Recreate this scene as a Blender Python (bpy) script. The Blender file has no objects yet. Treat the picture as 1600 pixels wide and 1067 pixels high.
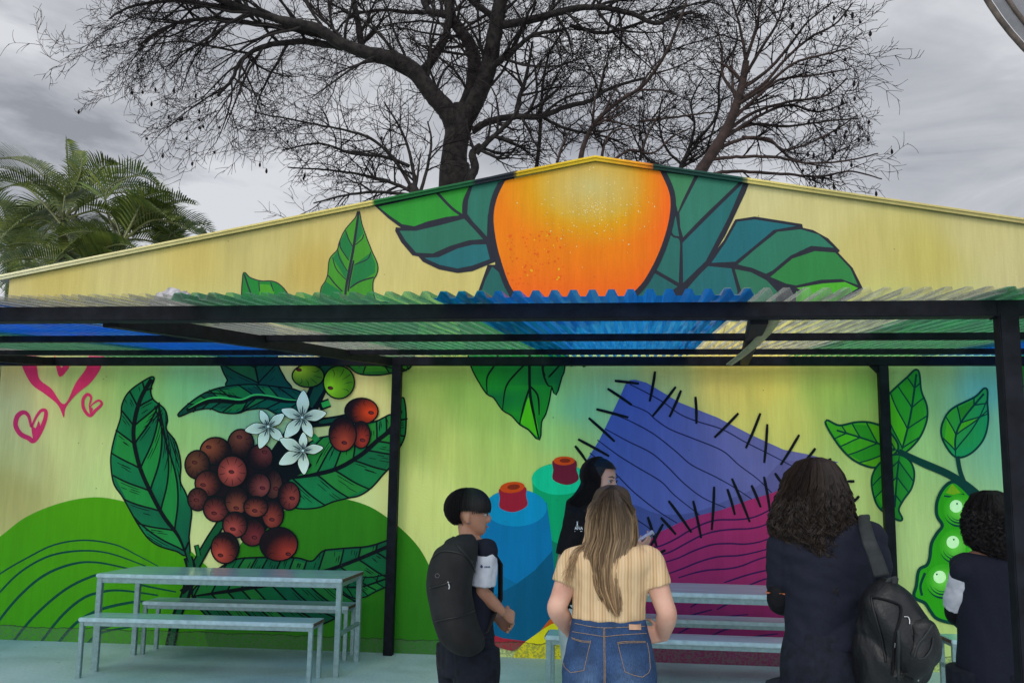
import bpy, bmesh, math, random
import numpy as np
from mathutils import Vector, Matrix, noise as mnoise
from mathutils.geometry import tessellate_polygon
R = math.radians
rnd = random.Random(7)
scene = bpy.context.scene
col = scene.collection

# ------------------------------------------------------------------ camera
F_PX, PITCH, YAW, ROLL, EYE = 1494.9, .1478, .1145, .0142, 1.51
_F = Vector((-math.sin(YAW)*math.cos(PITCH), math.cos(YAW)*math.cos(PITCH), math.sin(PITCH)))
_R = Vector((math.cos(YAW), math.sin(YAW), 0)); _U = _R.cross(_F)
_c, _s = math.cos(ROLL), math.sin(ROLL)
CR = _c*_R + _s*_U; CU = -_s*_R + _c*_U
cam_d = bpy.data.cameras.new('camera'); cam = bpy.data.objects.new('camera', cam_d); col.objects.link(cam)
cam.matrix_world = Matrix(((CR.x, CU.x, -_F.x, 0), (CR.y, CU.y, -_F.y, 0), (CR.z, CU.z, -_F.z, EYE), (0, 0, 0, 1)))
cam_d.sensor_width = 36; cam_d.lens = F_PX/1600*36; cam_d.clip_end = 1000; cam_d.clip_start = .05
scene.camera = cam
# ------------------------------------------------------------------ sky
SUN_EL, SUN_AZ = R(48), R(200)          # light comes from behind the camera, a little to its left
world = bpy.data.worlds.new('World'); scene.world = world; world.use_nodes = True
wn = world.node_tree; wn.nodes.clear()
def N(t, kind, **kw):
    n = t.nodes.new(kind)
    for k, v in kw.items():
        if k.startswith('i_'):
            key = k[2:]
            n.inputs[int(key) if key.isdigit() else key.replace('_', ' ')].default_value = v
        else: setattr(n, k, v)
    return n
def LK(t, a, b): t.links.new(a, b)
def ramp(t, fac, stops):
    r = N(t, 'ShaderNodeValToRGB'); e = r.color_ramp.elements
    while len(e) < len(stops): e.new(.5)
    for i, (p, c) in enumerate(stops):
        e[i].position = p; e[i].color = (*c, 1) if len(c) == 3 else c
    LK(t, fac, r.inputs['Fac']); return r
def mathn(t, op, a, b=None, clamp=False):
    m = N(t, 'ShaderNodeMath', operation=op, use_clamp=clamp)
    for i, v in enumerate((a, b)):
        if v is None: continue
        if isinstance(v, (int, float)): m.inputs[i].default_value = v
        else: LK(t, v, m.inputs[i])
    return m.outputs[0]
def mixc(t, fac, a, b, blend='MIX'):
    m = N(t, 'ShaderNodeMix', data_type='RGBA', blend_type=blend)
    for sock, v in ((m.inputs[0], fac), (m.inputs[6], a), (m.inputs[7], b)):
        if isinstance(v, (int, float)): sock.default_value = v
        elif isinstance(v, tuple): sock.default_value = (*v, 1) if len(v) == 3 else v
        else: LK(t, v, sock)
    return m.outputs[2]
def build_sky():
    t = wn
    out = N(t, 'ShaderNodeOutputWorld'); bg = N(t, 'ShaderNodeBackground')
    sky = N(t, 'ShaderNodeTexSky', sky_type='NISHITA', sun_disc=False, sun_elevation=SUN_EL, sun_rotation=SUN_AZ)
    tc = N(t, 'ShaderNodeTexCoord'); sep = N(t, 'ShaderNodeSeparateXYZ'); LK(t, tc.outputs['Generated'], sep.inputs[0])
    den = mathn(t, 'ADD', mathn(t, 'MAXIMUM', sep.outputs[2], 0.0), .22)
    comb = N(t, 'ShaderNodeCombineXYZ'); LK(t, mathn(t, 'DIVIDE', sep.outputs[0], den), comb.inputs[0]); LK(t, mathn(t, 'DIVIDE', sep.outputs[1], den), comb.inputs[1])
    mp = N(t, 'ShaderNodeMapping'); mp.inputs['Rotation'].default_value = (0, 0, R(-28)); mp.inputs['Scale'].default_value = (.75, .90, 1); mp.inputs['Location'].default_value = (3.5, .9, 0)
    LK(t, comb.outputs[0], mp.inputs[0])
    n1 = N(t, 'ShaderNodeTexNoise', i_Scale=2.1, i_Detail=8.0, i_Roughness=.58, i_Distortion=.8); LK(t, mp.outputs[0], n1.inputs['Vector'])
    n2 = N(t, 'ShaderNodeTexNoise', i_Scale=4.2, i_Detail=6.0, i_Roughness=.55, i_Distortion=.25); LK(t, mp.outputs[0], n2.inputs['Vector'])
    f = mathn(t, 'ADD', mathn(t, 'MULTIPLY', n1.outputs['Fac'], .8), mathn(t, 'MULTIPLY', n2.outputs['Fac'], .24))
    cr = ramp(t, f, [(.38, (.31, .325, .36)), (.46, (.45, .465, .505)), (.54, (.55, .565, .60)), (.62, (.72, .735, .77))])
    # added brightness in the unseen sky, overhead and behind the camera, to light the wall
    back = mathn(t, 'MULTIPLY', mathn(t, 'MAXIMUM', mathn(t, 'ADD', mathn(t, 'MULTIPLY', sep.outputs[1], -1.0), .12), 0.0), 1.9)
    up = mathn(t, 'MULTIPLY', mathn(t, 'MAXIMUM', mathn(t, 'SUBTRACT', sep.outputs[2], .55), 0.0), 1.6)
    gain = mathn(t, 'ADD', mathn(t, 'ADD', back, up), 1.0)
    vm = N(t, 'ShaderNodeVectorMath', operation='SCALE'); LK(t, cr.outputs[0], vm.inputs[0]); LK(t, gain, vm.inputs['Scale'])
    sk = N(t, 'ShaderNodeVectorMath', operation='SCALE'); LK(t, sky.outputs[0], sk.inputs[0]); sk.inputs['Scale'].default_value = .1
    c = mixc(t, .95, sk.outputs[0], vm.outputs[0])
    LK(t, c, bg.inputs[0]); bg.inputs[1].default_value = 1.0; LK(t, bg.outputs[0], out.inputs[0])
build_sky()
sd = bpy.data.lights.new('sun', 'SUN'); sd.energy = .8; sd.angle = R(18); sd.color = (1, .96, .9)
sun = bpy.data.objects.new('sun', sd); col.objects.link(sun)
sv = Vector((math.sin(SUN_AZ)*math.cos(SUN_EL), math.cos(SUN_AZ)*math.cos(SUN_EL), math.sin(SUN_EL)))
sun.rotation_euler = (-sv).to_track_quat('-Z', 'Y').to_euler()
vs = scene.view_settings; vs.view_transform = 'Standard'; vs.look = 'None'; vs.exposure = 0.0; vs.gamma = 1; vs.use_curve_mapping = False
scene.render.engine = 'CYCLES'; scene.cycles.transparent_max_bounces = 24
scene.cycles.max_bounces = 8
scene.render.resolution_x = 1024; scene.render.resolution_y = 682

# ------------------------------------------------------------------ helpers
DW = 8.709                              # the mural wall's plane
def ray(px, py):
    return (_F*F_PX + CR*(px-800) - CU*(py-533.5))
def at(px, py, Y):                      # the point of the plane y=Y seen at that place of the photograph
    d = ray(px, py); return Vector((0, 0, EYE)) + d*(Y/d.y)
def lin(v): v /= 255; return v/12.92 if v <= .04045 else ((v+.055)/1.055)**2.4
def C(r, g, b, k=1.0): return (lin(r)/k, lin(g)/k, lin(b)/k)
def children(o): return list(o.children)
def tag(o, label=None, cat=None, group=None, kind=None):
    if label: o['label'] = label
    if cat: o['category'] = cat
    if group: o['group'] = group
    if kind: o['kind'] = kind
    return o
def empty(name, loc=(0, 0, 0), rz=0):
    o = bpy.data.objects.new(name, None); col.objects.link(o); o.location = loc; o.rotation_euler = (0, 0, rz); o.empty_display_size = .1
    return o
def mesh_obj(name, verts, faces, m, parent=None, smooth=False, cols=None):
    me = bpy.data.meshes.new(name); me.from_pydata([tuple(v) for v in verts], [], faces)
    if cols is not None:
        a = me.color_attributes.new('Col', 'FLOAT_COLOR', 'POINT')
        arr = np.ones((len(verts), 4), dtype=np.float32); arr[:, :3] = np.asarray(cols, dtype=np.float32)[:, :3]
        a.data.foreach_set('color', arr.ravel())
    if smooth: me.polygons.foreach_set('use_smooth', [True]*len(me.polygons))
    me.materials.append(m); me.update()
    o = bpy.data.objects.new(name, me); col.objects.link(o)
    if parent: o.parent = parent
    return o
def copy_tree(o, parent=None):
    c = o.copy(); col.objects.link(c)
    if parent: c.parent = parent
    for ch in children(o): copy_tree(ch, c)
    return c
class MB:
    def __init__(s): s.v = []; s.f = []; s.c = []
    def add(s, vs, fs, c=None):
        b = len(s.v); s.v += [tuple(v) for v in vs]; s.f += [tuple(i+b for i in f) for f in fs]
        if c is not None: s.c += [c]*len(vs) if not isinstance(c, list) else c
    def box(s, a, b, bev=.0, M=None, c=None):
        bm = bmesh.new(); bmesh.ops.create_cube(bm, size=1)
        a = Vector(a); b = Vector(b)
        for v in bm.verts: v.co = Vector(((a.x+b.x)/2+v.co.x*(b.x-a.x), (a.y+b.y)/2+v.co.y*(b.y-a.y), (a.z+b.z)/2+v.co.z*(b.z-a.z)))
        if bev: bmesh.ops.bevel(bm, geom=bm.edges[:], offset=bev, segments=2, affect='EDGES')
        if M is not None: bmesh.ops.transform(bm, matrix=M, verts=bm.verts)
        bm.verts.index_update(); s.add([v.co.copy() for v in bm.verts], [[v.index for v in f.verts] for f in bm.faces], c); bm.free()
    def beam(s, p, q, w, h, bev=.004):   # box section from p to q (centre line), h vertical
        p = Vector(p); q = Vector(q); d = q-p; L = d.length
        x = d.normalized(); up = Vector((0, 0, 1)) if abs(x.z) < .95 else Vector((0, 1, 0))
        y = up.cross(x).normalized(); z = x.cross(y)
        M = Matrix(((x.x, y.x, z.x, p.x), (x.y, y.y, z.y, p.y), (x.z, y.z, z.z, p.z), (0, 0, 0, 1)))
        s.box((0, -w/2, -h/2), (L, w/2, h/2), bev, M)
    def tube(s, pts, rad, seg=8, c=None, cap=True):
        pts = [Vector(p) for p in pts]; n = len(pts)
        if isinstance(rad, (int, float)): rad = [rad]*n
        t0 = (pts[1]-pts[0]).normalized(); ref = Vector((0, 0, 1)) if abs(t0.z) < .9 else Vector((1, 0, 0))
        u = t0.cross(ref).normalized(); base = len(s.v); vs = []; cs = []
        for i, p in enumerate(pts):
            t = (pts[min(i+1, n-1)]-pts[max(i-1, 0)])
            if t.length < 1e-9: t = t0
            t.normalize(); u = (u-t*u.dot(t)).normalized(); w = t.cross(u)
            for k in range(seg):
                a = 2*math.pi*k/seg; vs.append(p+(u*math.cos(a)+w*math.sin(a))*rad[i])
                if c is not None: cs.append(c[i] if isinstance(c, list) else c)
        fs = [(i*seg+k, i*seg+(k+1) % seg, (i+1)*seg+(k+1) % seg, (i+1)*seg+k) for i in range(n-1) for k in range(seg)]
        if cap: fs += [tuple(range(seg))[::-1], tuple((n-1)*seg+k for k in range(seg))]
        s.add(vs, fs, cs if c is not None else None)
    def build(s, name, m, parent=None, smooth=False):
        return mesh_obj(name, s.v, s.f, m, parent, smooth, s.c if s.c else None)
def cat(pts, n=8, closed=False):        # Catmull-Rom through the points
    P = [Vector(p) for p in pts]; L = len(P); out = []
    rng = range(L) if closed else range(L-1)
    for i in rng:
        if closed: p0, p1, p2, p3 = P[i-1], P[i], P[(i+1) % L], P[(i+2) % L]
        else: p0, p1, p2, p3 = P[max(i-1, 0)], P[i], P[i+1], P[min(i+2, L-1)]
        for k in range(n):
            t = k/n
            out.append(.5*((2*p1)+(p2-p0)*t+(2*p0-5*p1+4*p2-p3)*t*t+(3*p1-p0-3*p2+p3)*t**3))
    if not closed: out.append(P[-1])
    return out
def lerp(a, b, t): return a+(b-a)*t
def mixv(a, b, t): return tuple(a[i]+(b[i]-a[i])*t for i in range(3))

# ------------------------------------------------------------------ materials
def mat(name):
    m = bpy.data.materials.new(name); m.use_nodes = True; t = m.node_tree; t.nodes.clear()
    o = N(t, 'ShaderNodeOutputMaterial'); b = N(t, 'ShaderNodeBsdfPrincipled'); LK(t, b.outputs[0], o.inputs[0])
    return m, t, b, o
def simple(name, c, rough=.6, metal=0., var=.12, scale=20., bump=.0, bscale=200., spec=.5, c2=None, detail=5.):
    m, t, b, o = mat(name)
    tc = N(t, 'ShaderNodeTexCoord'); n = N(t, 'ShaderNodeTexNoise', i_Scale=scale, i_Detail=detail, i_Roughness=.6); LK(t, tc.outputs['Object'], n.inputs['Vector'])
    c2 = c2 or tuple(x*(1-var*2.2) for x in c)
    r = ramp(t, n.outputs['Fac'], [(.32, c2), (.68, tuple(min(1, x*(1+var)) for x in c))])
    LK(t, r.outputs[0], b.inputs['Base Color'])
    b.inputs['Roughness'].default_value = rough; b.inputs['Metallic'].default_value = metal; b.inputs['Specular IOR Level'].default_value = spec
    if bump:
        n2 = N(t, 'ShaderNodeTexNoise', i_Scale=bscale, i_Detail=3.0); LK(t, tc.outputs['Object'], n2.inputs['Vector'])
        bp = N(t, 'ShaderNodeBump', i_Strength=bump, i_Distance=.01); LK(t, n2.outputs['Fac'], bp.inputs['Height']); LK(t, bp.outputs[0], b.inputs['Normal'])
    return m
def attr_mat(name, rough=.6, var=.12, scale=30., spec=.4, bump=0., bscale=120., sheen=0.):
    m, t, b, o = mat(name)
    a = N(t, 'ShaderNodeAttribute', attribute_name='Col'); tc = N(t, 'ShaderNodeTexCoord')
    n = N(t, 'ShaderNodeTexNoise', i_Scale=scale, i_Detail=5.0); LK(t, tc.outputs['Object'], n.inputs['Vector'])
    r = ramp(t, n.outputs['Fac'], [(.3, (1-var*1.6,)*3), (.7, (1+var,)*3)])
    LK(t, mixc(t, 1.0, a.outputs['Color'], r.outputs[0], 'MULTIPLY'), b.inputs['Base Color'])
    b.inputs['Roughness'].default_value = rough; b.inputs['Specular IOR Level'].default_value = spec
    if bump:
        n2 = N(t, 'ShaderNodeTexNoise', i_Scale=bscale, i_Detail=3.0); LK(t, tc.outputs['Object'], n2.inputs['Vector'])
        bp = N(t, 'ShaderNodeBump', i_Strength=bump, i_Distance=.01); LK(t, n2.outputs['Fac'], bp.inputs['Height']); LK(t, bp.outputs[0], b.inputs['Normal'])
    return m
def paint_mat(name='mural_paint'):
    m, t, b, o = mat(name)
    a = N(t, 'ShaderNodeAttribute', attribute_name='Col'); tc = N(t, 'ShaderNodeTexCoord')
    P = tc.outputs['Object']
    mp = N(t, 'ShaderNodeMapping'); mp.inputs['Scale'].default_value = (9, 1, .9); LK(t, P, mp.inputs[0])
    streak = N(t, 'ShaderNodeTexNoise', i_Scale=1.0, i_Detail=6.0, i_Roughness=.62); LK(t, mp.outputs[0], streak.inputs['Vector'])
    mp2 = N(t, 'ShaderNodeMapping'); mp2.inputs['Scale'].default_value = (60, 1, 4); LK(t, P, mp2.inputs[0])
    fine = N(t, 'ShaderNodeTexNoise', i_Scale=1.0, i_Detail=4.0, i_Roughness=.6); LK(t, mp2.outputs[0], fine.inputs['Vector'])
    r1 = ramp(t, streak.outputs['Fac'], [(.3, (.90, .89, .85)), (.7, (1.05, 1.05, 1.05))])
    r2 = ramp(t, fine.outputs['Fac'], [(.3, (.95, .95, .94)), (.7, (1.04, 1.04, 1.04))])
    c = mixc(t, 1.0, a.outputs['Color'], r1.outputs[0], 'MULTIPLY'); c = mixc(t, 1.0, c, r2.outputs[0], 'MULTIPLY')
    # small pits and chips of old plaster
    vor = N(t, 'ShaderNodeTexVoronoi', i_Scale=7.0); LK(t, P, vor.inputs['Vector'])
    sel = N(t, 'ShaderNodeTexNoise', i_Scale=1.1, i_Detail=2.0); LK(t, P, sel.inputs['Vector'])
    pit = mathn(t, 'MULTIPLY', mathn(t, 'LESS_THAN', vor.outputs['Distance'], .045), mathn(t, 'GREATER_THAN', sel.outputs['Fac'], .52))
    c = mixc(t, mathn(t, 'MULTIPLY', pit, .55), c, (.06, .06, .05))
    # worn foot of the wall: a ragged line, below it flaked, stained render
    sep = N(t, 'ShaderNodeSeparateXYZ'); LK(t, P, sep.inputs[0])
    en = N(t, 'ShaderNodeTexNoise', i_Scale=5.0, i_Detail=5.0, i_Roughness=.7); LK(t, P, en.inputs['Vector'])
    zz = mathn(t, 'ADD', sep.outputs[2], mathn(t, 'MULTIPLY', mathn(t, 'SUBTRACT', en.outputs['Fac'], .5), .07))
    gn = N(t, 'ShaderNodeTexNoise', i_Scale=45.0, i_Detail=5.0, i_Roughness=.75); LK(t, P, gn.inputs['Vector'])
    below = mathn(t, 'LESS_THAN', zz, .125)
    dirtf = mathn(t, 'MULTIPLY', below, mathn(t, 'MULTIPLY', mathn(t, 'GREATER_THAN', gn.outputs['Fac'], .50), .5))
    c = mixc(t, mathn(t, 'MULTIPLY', below, .16), c, (.10, .13, .09))
    c = mixc(t, dirtf, c, (.11, .14, .10))
    line = mathn(t, 'LESS_THAN', mathn(t, 'ABSOLUTE', mathn(t, 'SUBTRACT', zz, .125)), .0045)
    c = mixc(t, mathn(t, 'MULTIPLY', line, .7), c, (.03, .04, .02))
    LK(t, c, b.inputs['Base Color']); b.inputs['Roughness'].default_value = .7; b.inputs['Specular IOR Level'].default_value = .2
    bn = N(t, 'ShaderNodeTexNoise', i_Scale=55.0, i_Detail=6.0, i_Roughness=.65); LK(t, P, bn.inputs['Vector'])
    h = mathn(t, 'ADD', bn.outputs['Fac'], mathn(t, 'MULTIPLY', below, mathn(t, 'MULTIPLY', gn.outputs['Fac'], 1.5)))
    bp = N(t, 'ShaderNodeBump', i_Strength=.22, i_Distance=.012); LK(t, h, bp.inputs['Height']); LK(t, bp.outputs[0], b.inputs['Normal'])
    return m
def sheet_mat(name, c, body=.3, tr=.5):
    m = bpy.data.materials.new(name); m.use_nodes = True; t = m.node_tree; t.nodes.clear(); o = N(t, 'ShaderNodeOutputMaterial')
    tc = N(t, 'ShaderNodeTexCoord'); mp = N(t, 'ShaderNodeMapping'); mp.inputs['Scale'].default_value = (34, .45, 20); LK(t, tc.outputs['Object'], mp.inputs[0])
    n = N(t, 'ShaderNodeTexNoise', i_Scale=1.5, i_Detail=5.0); LK(t, mp.outputs[0], n.inputs['Vector'])
    r = ramp(t, n.outputs['Fac'], [(.36, tuple(x*.55 for x in c)), (.62, c)])
    tp = N(t, 'ShaderNodeBsdfTransparent'); LK(t, r.outputs[0], tp.inputs[0])
    tl = N(t, 'ShaderNodeBsdfTranslucent'); LK(t, r.outputs[0], tl.inputs[0])
    pr = N(t, 'ShaderNodeBsdfPrincipled', i_Roughness=.12); LK(t, r.outputs[0], pr.inputs['Base Color']); pr.inputs['Specular IOR Level'].default_value = .6
    m1 = N(t, 'ShaderNodeMixShader'); m1.inputs[0].default_value = .5; LK(t, tl.outputs[0], m1.inputs[1]); LK(t, pr.outputs[0], m1.inputs[2])
    m2 = N(t, 'ShaderNodeMixShader'); lw = N(t, 'ShaderNodeLayerWeight', i_Blend=.5); thick = ramp(t, lw.outputs['Facing'], [(.55, (1, 1, 1)), (.90, (.80,)*3), (.97, (.28,)*3)])
    var_ = ramp(t, n.outputs['Fac'], [(.40, (tr-.10,)*3), (.56, (min(.97, tr+.18),)*3)]); LK(t, mathn(t, 'MULTIPLY', thick.outputs[0], var_.outputs[0]), m2.inputs[0]); LK(t, m1.outputs[0], m2.inputs[1]); LK(t, tp.outputs[0], m2.inputs[2])
    LK(t, m2.outputs[0], o.inputs[0]); return m
M_PAINT = paint_mat()
M_BLACK = simple('black_steel', (.010, .011, .016), .6, .0, .25, 12, .05, 90, .12)
M_ALU = simple('grey_steel_legs', C(112, 132, 132, .62), .42, .35, .10, 30, .05, 120)
M_TOP = None
def ground_mat():
    m, t, b, o = mat('concrete'); tc = N(t, 'ShaderNodeTexCoord'); P = tc.outputs['Object']
    n1 = N(t, 'ShaderNodeTexNoise', i_Scale=1.3, i_Detail=8.0, i_Roughness=.62, i_Distortion=.4); LK(t, P, n1.inputs['Vector'])
    n2 = N(t, 'ShaderNodeTexNoise', i_Scale=38.0, i_Detail=6.0, i_Roughness=.7); LK(t, P, n2.inputs['Vector'])
    r = ramp(t, n1.outputs['Fac'], [(.30, (.36, .46, .455)), (.5, (.49, .60, .595)), (.68, (.57, .68, .675))])
    r2 = ramp(t, n2.outputs['Fac'], [(.3, (.82, .82, .82)), (.7, (1.1, 1.1, 1.1))])
    v = N(t, 'ShaderNodeTexVoronoi', i_Scale=3.2); LK(t, P, v.inputs['Vector'])
    spot = mathn(t, 'LESS_THAN', v.outputs['Distance'], .05)
    c = mixc(t, 1.0, r.outputs[0], r2.outputs[0], 'MULTIPLY'); c = mixc(t, mathn(t, 'MULTIPLY', spot, .45), c, (.05, .06, .06))
    LK(t, c, b.inputs['Base Color']); rr = ramp(t, n1.outputs['Fac'], [(.3, (.45,)*3), (.7, (.7,)*3)]); LK(t, rr.outputs[0], b.inputs['Roughness'])
    bp = N(t, 'ShaderNodeBump', i_Strength=.25, i_Distance=.01); LK(t, n2.outputs['Fac'], bp.inputs['Height']); LK(t, bp.outputs[0], b.inputs['Normal'])
    return m
M_GROUND = ground_mat()

# ------------------------------------------------------------------ ground
g = mesh_obj('ground', [(-300, -300, 0), (300, -300, 0), (300, 300, 0), (-300, 300, 0)], [(0, 1, 2, 3)], M_GROUND); tag(g, kind='structure')

# ------------------------------------------------------------------ the mural building
KU, KL, KP = .92, .67, .53                       # how brightly upper and lower wall are lit: used to turn seen colours into paint colours
def cu(r, g, b): return C(r, g*.94, b*.96, KU)
def cl(r, g, b): return C(r, g, b, KP)
def cyu(r, g, b): return C(r, g, b, 1.42)
def cyl(r, g, b): return C(r, g, b, KL)
build = empty('painted_building', (0, DW, 0)); tag(build, 'low gabled building whose yellow end wall carries the painted fruit mural', 'building')
INK = cl(3, 10, 14); INKU = cu(38, 42, 52)
STEP = .00006
class Paint:
    """flat coats of paint on the wall, drawn in the photograph's pixels and laid on the wall's plane"""
    def __init__(s, lvl): s.m = MB(); s.l = lvl
    def _p(s, x, y): q = at(x, y, DW); return Vector((q.x, -.003-s.l*STEP, q.z))
    def fill(s, pts, c, smooth=True, n=6, grad=None):
        P = [Vector((p[0], p[1], 0)) for p in pts]
        if smooth: P = cat(P, n, True)
        tri = tessellate_polygon([P])
        vs = [s._p(p.x, p.y) for p in P]
        fs = []
        for a, b, c_ in tri:
            nrm = (vs[b]-vs[a]).cross(vs[c_]-vs[a])
            fs.append((a, b, c_) if nrm.y < 0 else (c_, b, a))
        s.m.add(vs, fs, [grad(p.x, p.y) for p in P] if grad else c); s.l += 1
        return P
    def stroke(s, pts, w, c, n=6, taper=(.5, .35)):
        P = cat([Vector((p[0], p[1], 0)) for p in pts], n); L = len(P); vs = []
        for i, p in enumerate(P):
            t = i/(L-1); d = (P[min(i+1, L-1)]-P[max(i-1, 0)]).normalized(); q = Vector((-d.y, d.x, 0))
            ww = w*min(1, taper[0]+(1-taper[0])*min(1, t*5))*min(1, taper[1]+(1-taper[1])*min(1, (1-t)*2.5))/2
            a = p+q*ww; b = p-q*ww; vs += [s._p(a.x, a.y), s._p(b.x, b.y)]
        fs = []
        for i in range(L-1):
            f = (2*i, 2*i+1, 2*i+3, 2*i+2); nrm = (vs[f[1]]-vs[f[0]]).cross(vs[f[2]]-vs[f[0]])
            fs.append(f if nrm.y < 0 else f[::-1])
        s.m.add(vs, fs, c); s.l += .4
    def ell(s, x, y, rx, ry, ang, cf, rings=5, n=24):
        """disc whose colour cf(r, a, px, py) may vary over it"""
        vs = [s._p(x, y)]; cs = [cf(0, 0, x, y)]; ca, sa = math.cos(ang), math.sin(ang); fs = []
        for j in range(1, rings+1):
            for k in range(n):
                a = 2*math.pi*k/n; r = j/rings; u = rx*r*math.cos(a); v = ry*r*math.sin(a)
                px, py = x+u*ca-v*sa, y+u*sa+v*ca; vs.append(s._p(px, py)); cs.append(cf(r, a, px, py))
        for k in range(n): fs.append((0, 1+k, 1+(k+1) % n))
        for j in range(rings-1):
            for k in range(n): a = 1+j*n+k; b = 1+j*n+(k+1) % n; fs.append((a, a+n, b+n, b))
        nrm = (vs[1]-vs[0]).cross(vs[2]-vs[0])
        if nrm.y > 0: fs = [f[::-1] for f in fs]
        s.m.add(vs, fs, cs); s.l += 1
    def build(s, name, parent=build): return s.m.build(name, M_PAINT, parent)
def inside(P, x, y):
    r = False; n = len(P)
    for i in range(n):
        a = P[i]; b = P[i-1]
        if (a.y > y) != (b.y > y) and x < (b.x-a.x)*(y-a.y)/(b.y-a.y)+a.x: r = not r
    return r
def grow(P, d):                          # offset outline outward by d pixels
    n = len(P); A = sum(P[i-1].x*P[i].y-P[i].x*P[i-1].y for i in range(n)); sg = 1 if A > 0 else -1; out = []
    for i in range(n):
        t = (P[(i+1) % n]-P[i-1]); 
        if t.length < 1e-6: t = Vector((1, 0, 0))
        t.normalize(); out.append(P[i]+Vector((t.y, -t.x, 0))*d*sg)
    return out
def leaf(outline, mid, fc, ink, lvl, ow=3.2, nv=7, ang=48, vw=2.2, mw=5, hatch=4, cells=None, name='painted_leaf', grad2=None, halo=False):
    p = Paint(lvl); P = cat([Vector((a, b, 0)) for a, b in outline], 7, True)
    p.fill([(v.x, v.y) for v in grow(P, ow)], ink, False)
    ys = [v.y for v in P]; y0, y1 = min(ys), max(ys)
    g2 = grad2 or tuple(x*.72 for x in fc)
    p.fill([(v.x, v.y) for v in P], fc, False, grad=lambda x, y: mixv(fc, g2, .5+.5*math.sin(x*.045+y*.031)))
    M = cat([Vector((a, b, 0)) for a, b in mid], 10); L = len(M); r = random.Random(int(outline[0][0]*7))
    light = tuple(min(1, x*1.45+.006) for x in fc)
    pale = (min(1, fc[0]*1.7+.012), min(1, fc[1]*1.25+.01), fc[2]*.75); deep = (fc[0]*.6, fc[1]*.78, fc[2]*1.05)
    for sgn in (-1, 1):
        veins = []
        for k in range(nv):
            t = (k+.6)/(nv+.3); i = int(t*(L-1)); q = M[i]; d = (M[min(i+1, L-1)]-M[max(i-1, 0)]).normalized()
            a = R(ang)*sgn; dirv = Vector((d.x*math.cos(a)-d.y*math.sin(a), d.x*math.sin(a)+d.y*math.cos(a), 0)); dd = dirv.copy()
            path = [q.copy()]; cur = q.copy(); l = 0
            while l < 200 and inside(P, cur.x, cur.y):
                b = R(1.1 if l < 24 else -1.3)*sgn
                if l > 104: b = 0
                dirv = Vector((dirv.x*math.cos(b)-dirv.y*math.sin(b), dirv.x*math.sin(b)+dirv.y*math.cos(b), 0)); cur = cur+dirv*4; l += 4; path.append(cur.copy())
            if len(path) > 3: veins.append((path, dirv))
        for k in range(len(veins)-1):
            if (k+(sgn > 0)) % 2: continue
            pa, pb = veins[k][0], veins[k+1][0]; poly = pa[:-1]+pb[:-1][::-1]
            if all(inside(P, v.x, v.y) for v in poly[1:-1:2]): p.fill([(v.x, v.y) for v in poly], pale if r.random() < .7 else deep, False)
        for path, dirv in veins:
            for h in range(hatch):
                f0 = r.uniform(.10, .6); f1 = min(.95, f0+r.uniform(.18, .38)); i0 = int(f0*(len(path)-1)); i1 = max(i0+2, int(f1*(len(path)-1)))
                off = Vector((-dirv.y, dirv.x, 0))*sgn*r.choice((4.5, 8, 11.5))*r.uniform(.9, 1.1)
                pp = [path[j]+off for j in range(i0, min(i1+1, len(path)))]; pp = [v for v in pp if inside(P, v.x, v.y)]
                if len(pp) > 2: p.stroke([(v.x, v.y) for v in pp[::2]+[pp[-1]]], vw*.5, ink, 2, (.3, .1))
            p.stroke([(v.x, v.y) for v in path[::3]+[path[-1]]], vw*1.25, ink, 3, (1, .8))
    p.stroke(mid, mw, ink, 8, (.25, 1))
    o = p.build(name); return o
def z2(*a): return [(160+u*.3, 560+v*.3) for u, v in a]
def z3(*a): return [(100+u*.3375, 830+v*.3375) for u, v in a]
def z1(*a): return [(u*.475, 560+v*.475) for u, v in a]
def z4(*a): return [(640+u*.3627, 680+v*.3627) for u, v in a]
def z5(*a): return [(730+u*.36875, 560+v*.36875) for u, v in a]
def z6(*a): return [(1000+u/5.335, 740+v/5.335) for u, v in a]
def zo(*a): return [(480+u*.5875, 220+v*.5875) for u, v in a]
def zu(*a): return [(330+u*.19375, 320+v*.19375) for u, v in a]
def z8(*a): return [(1260+u*.3935, 560+v*.3935) for u, v in a]

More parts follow.
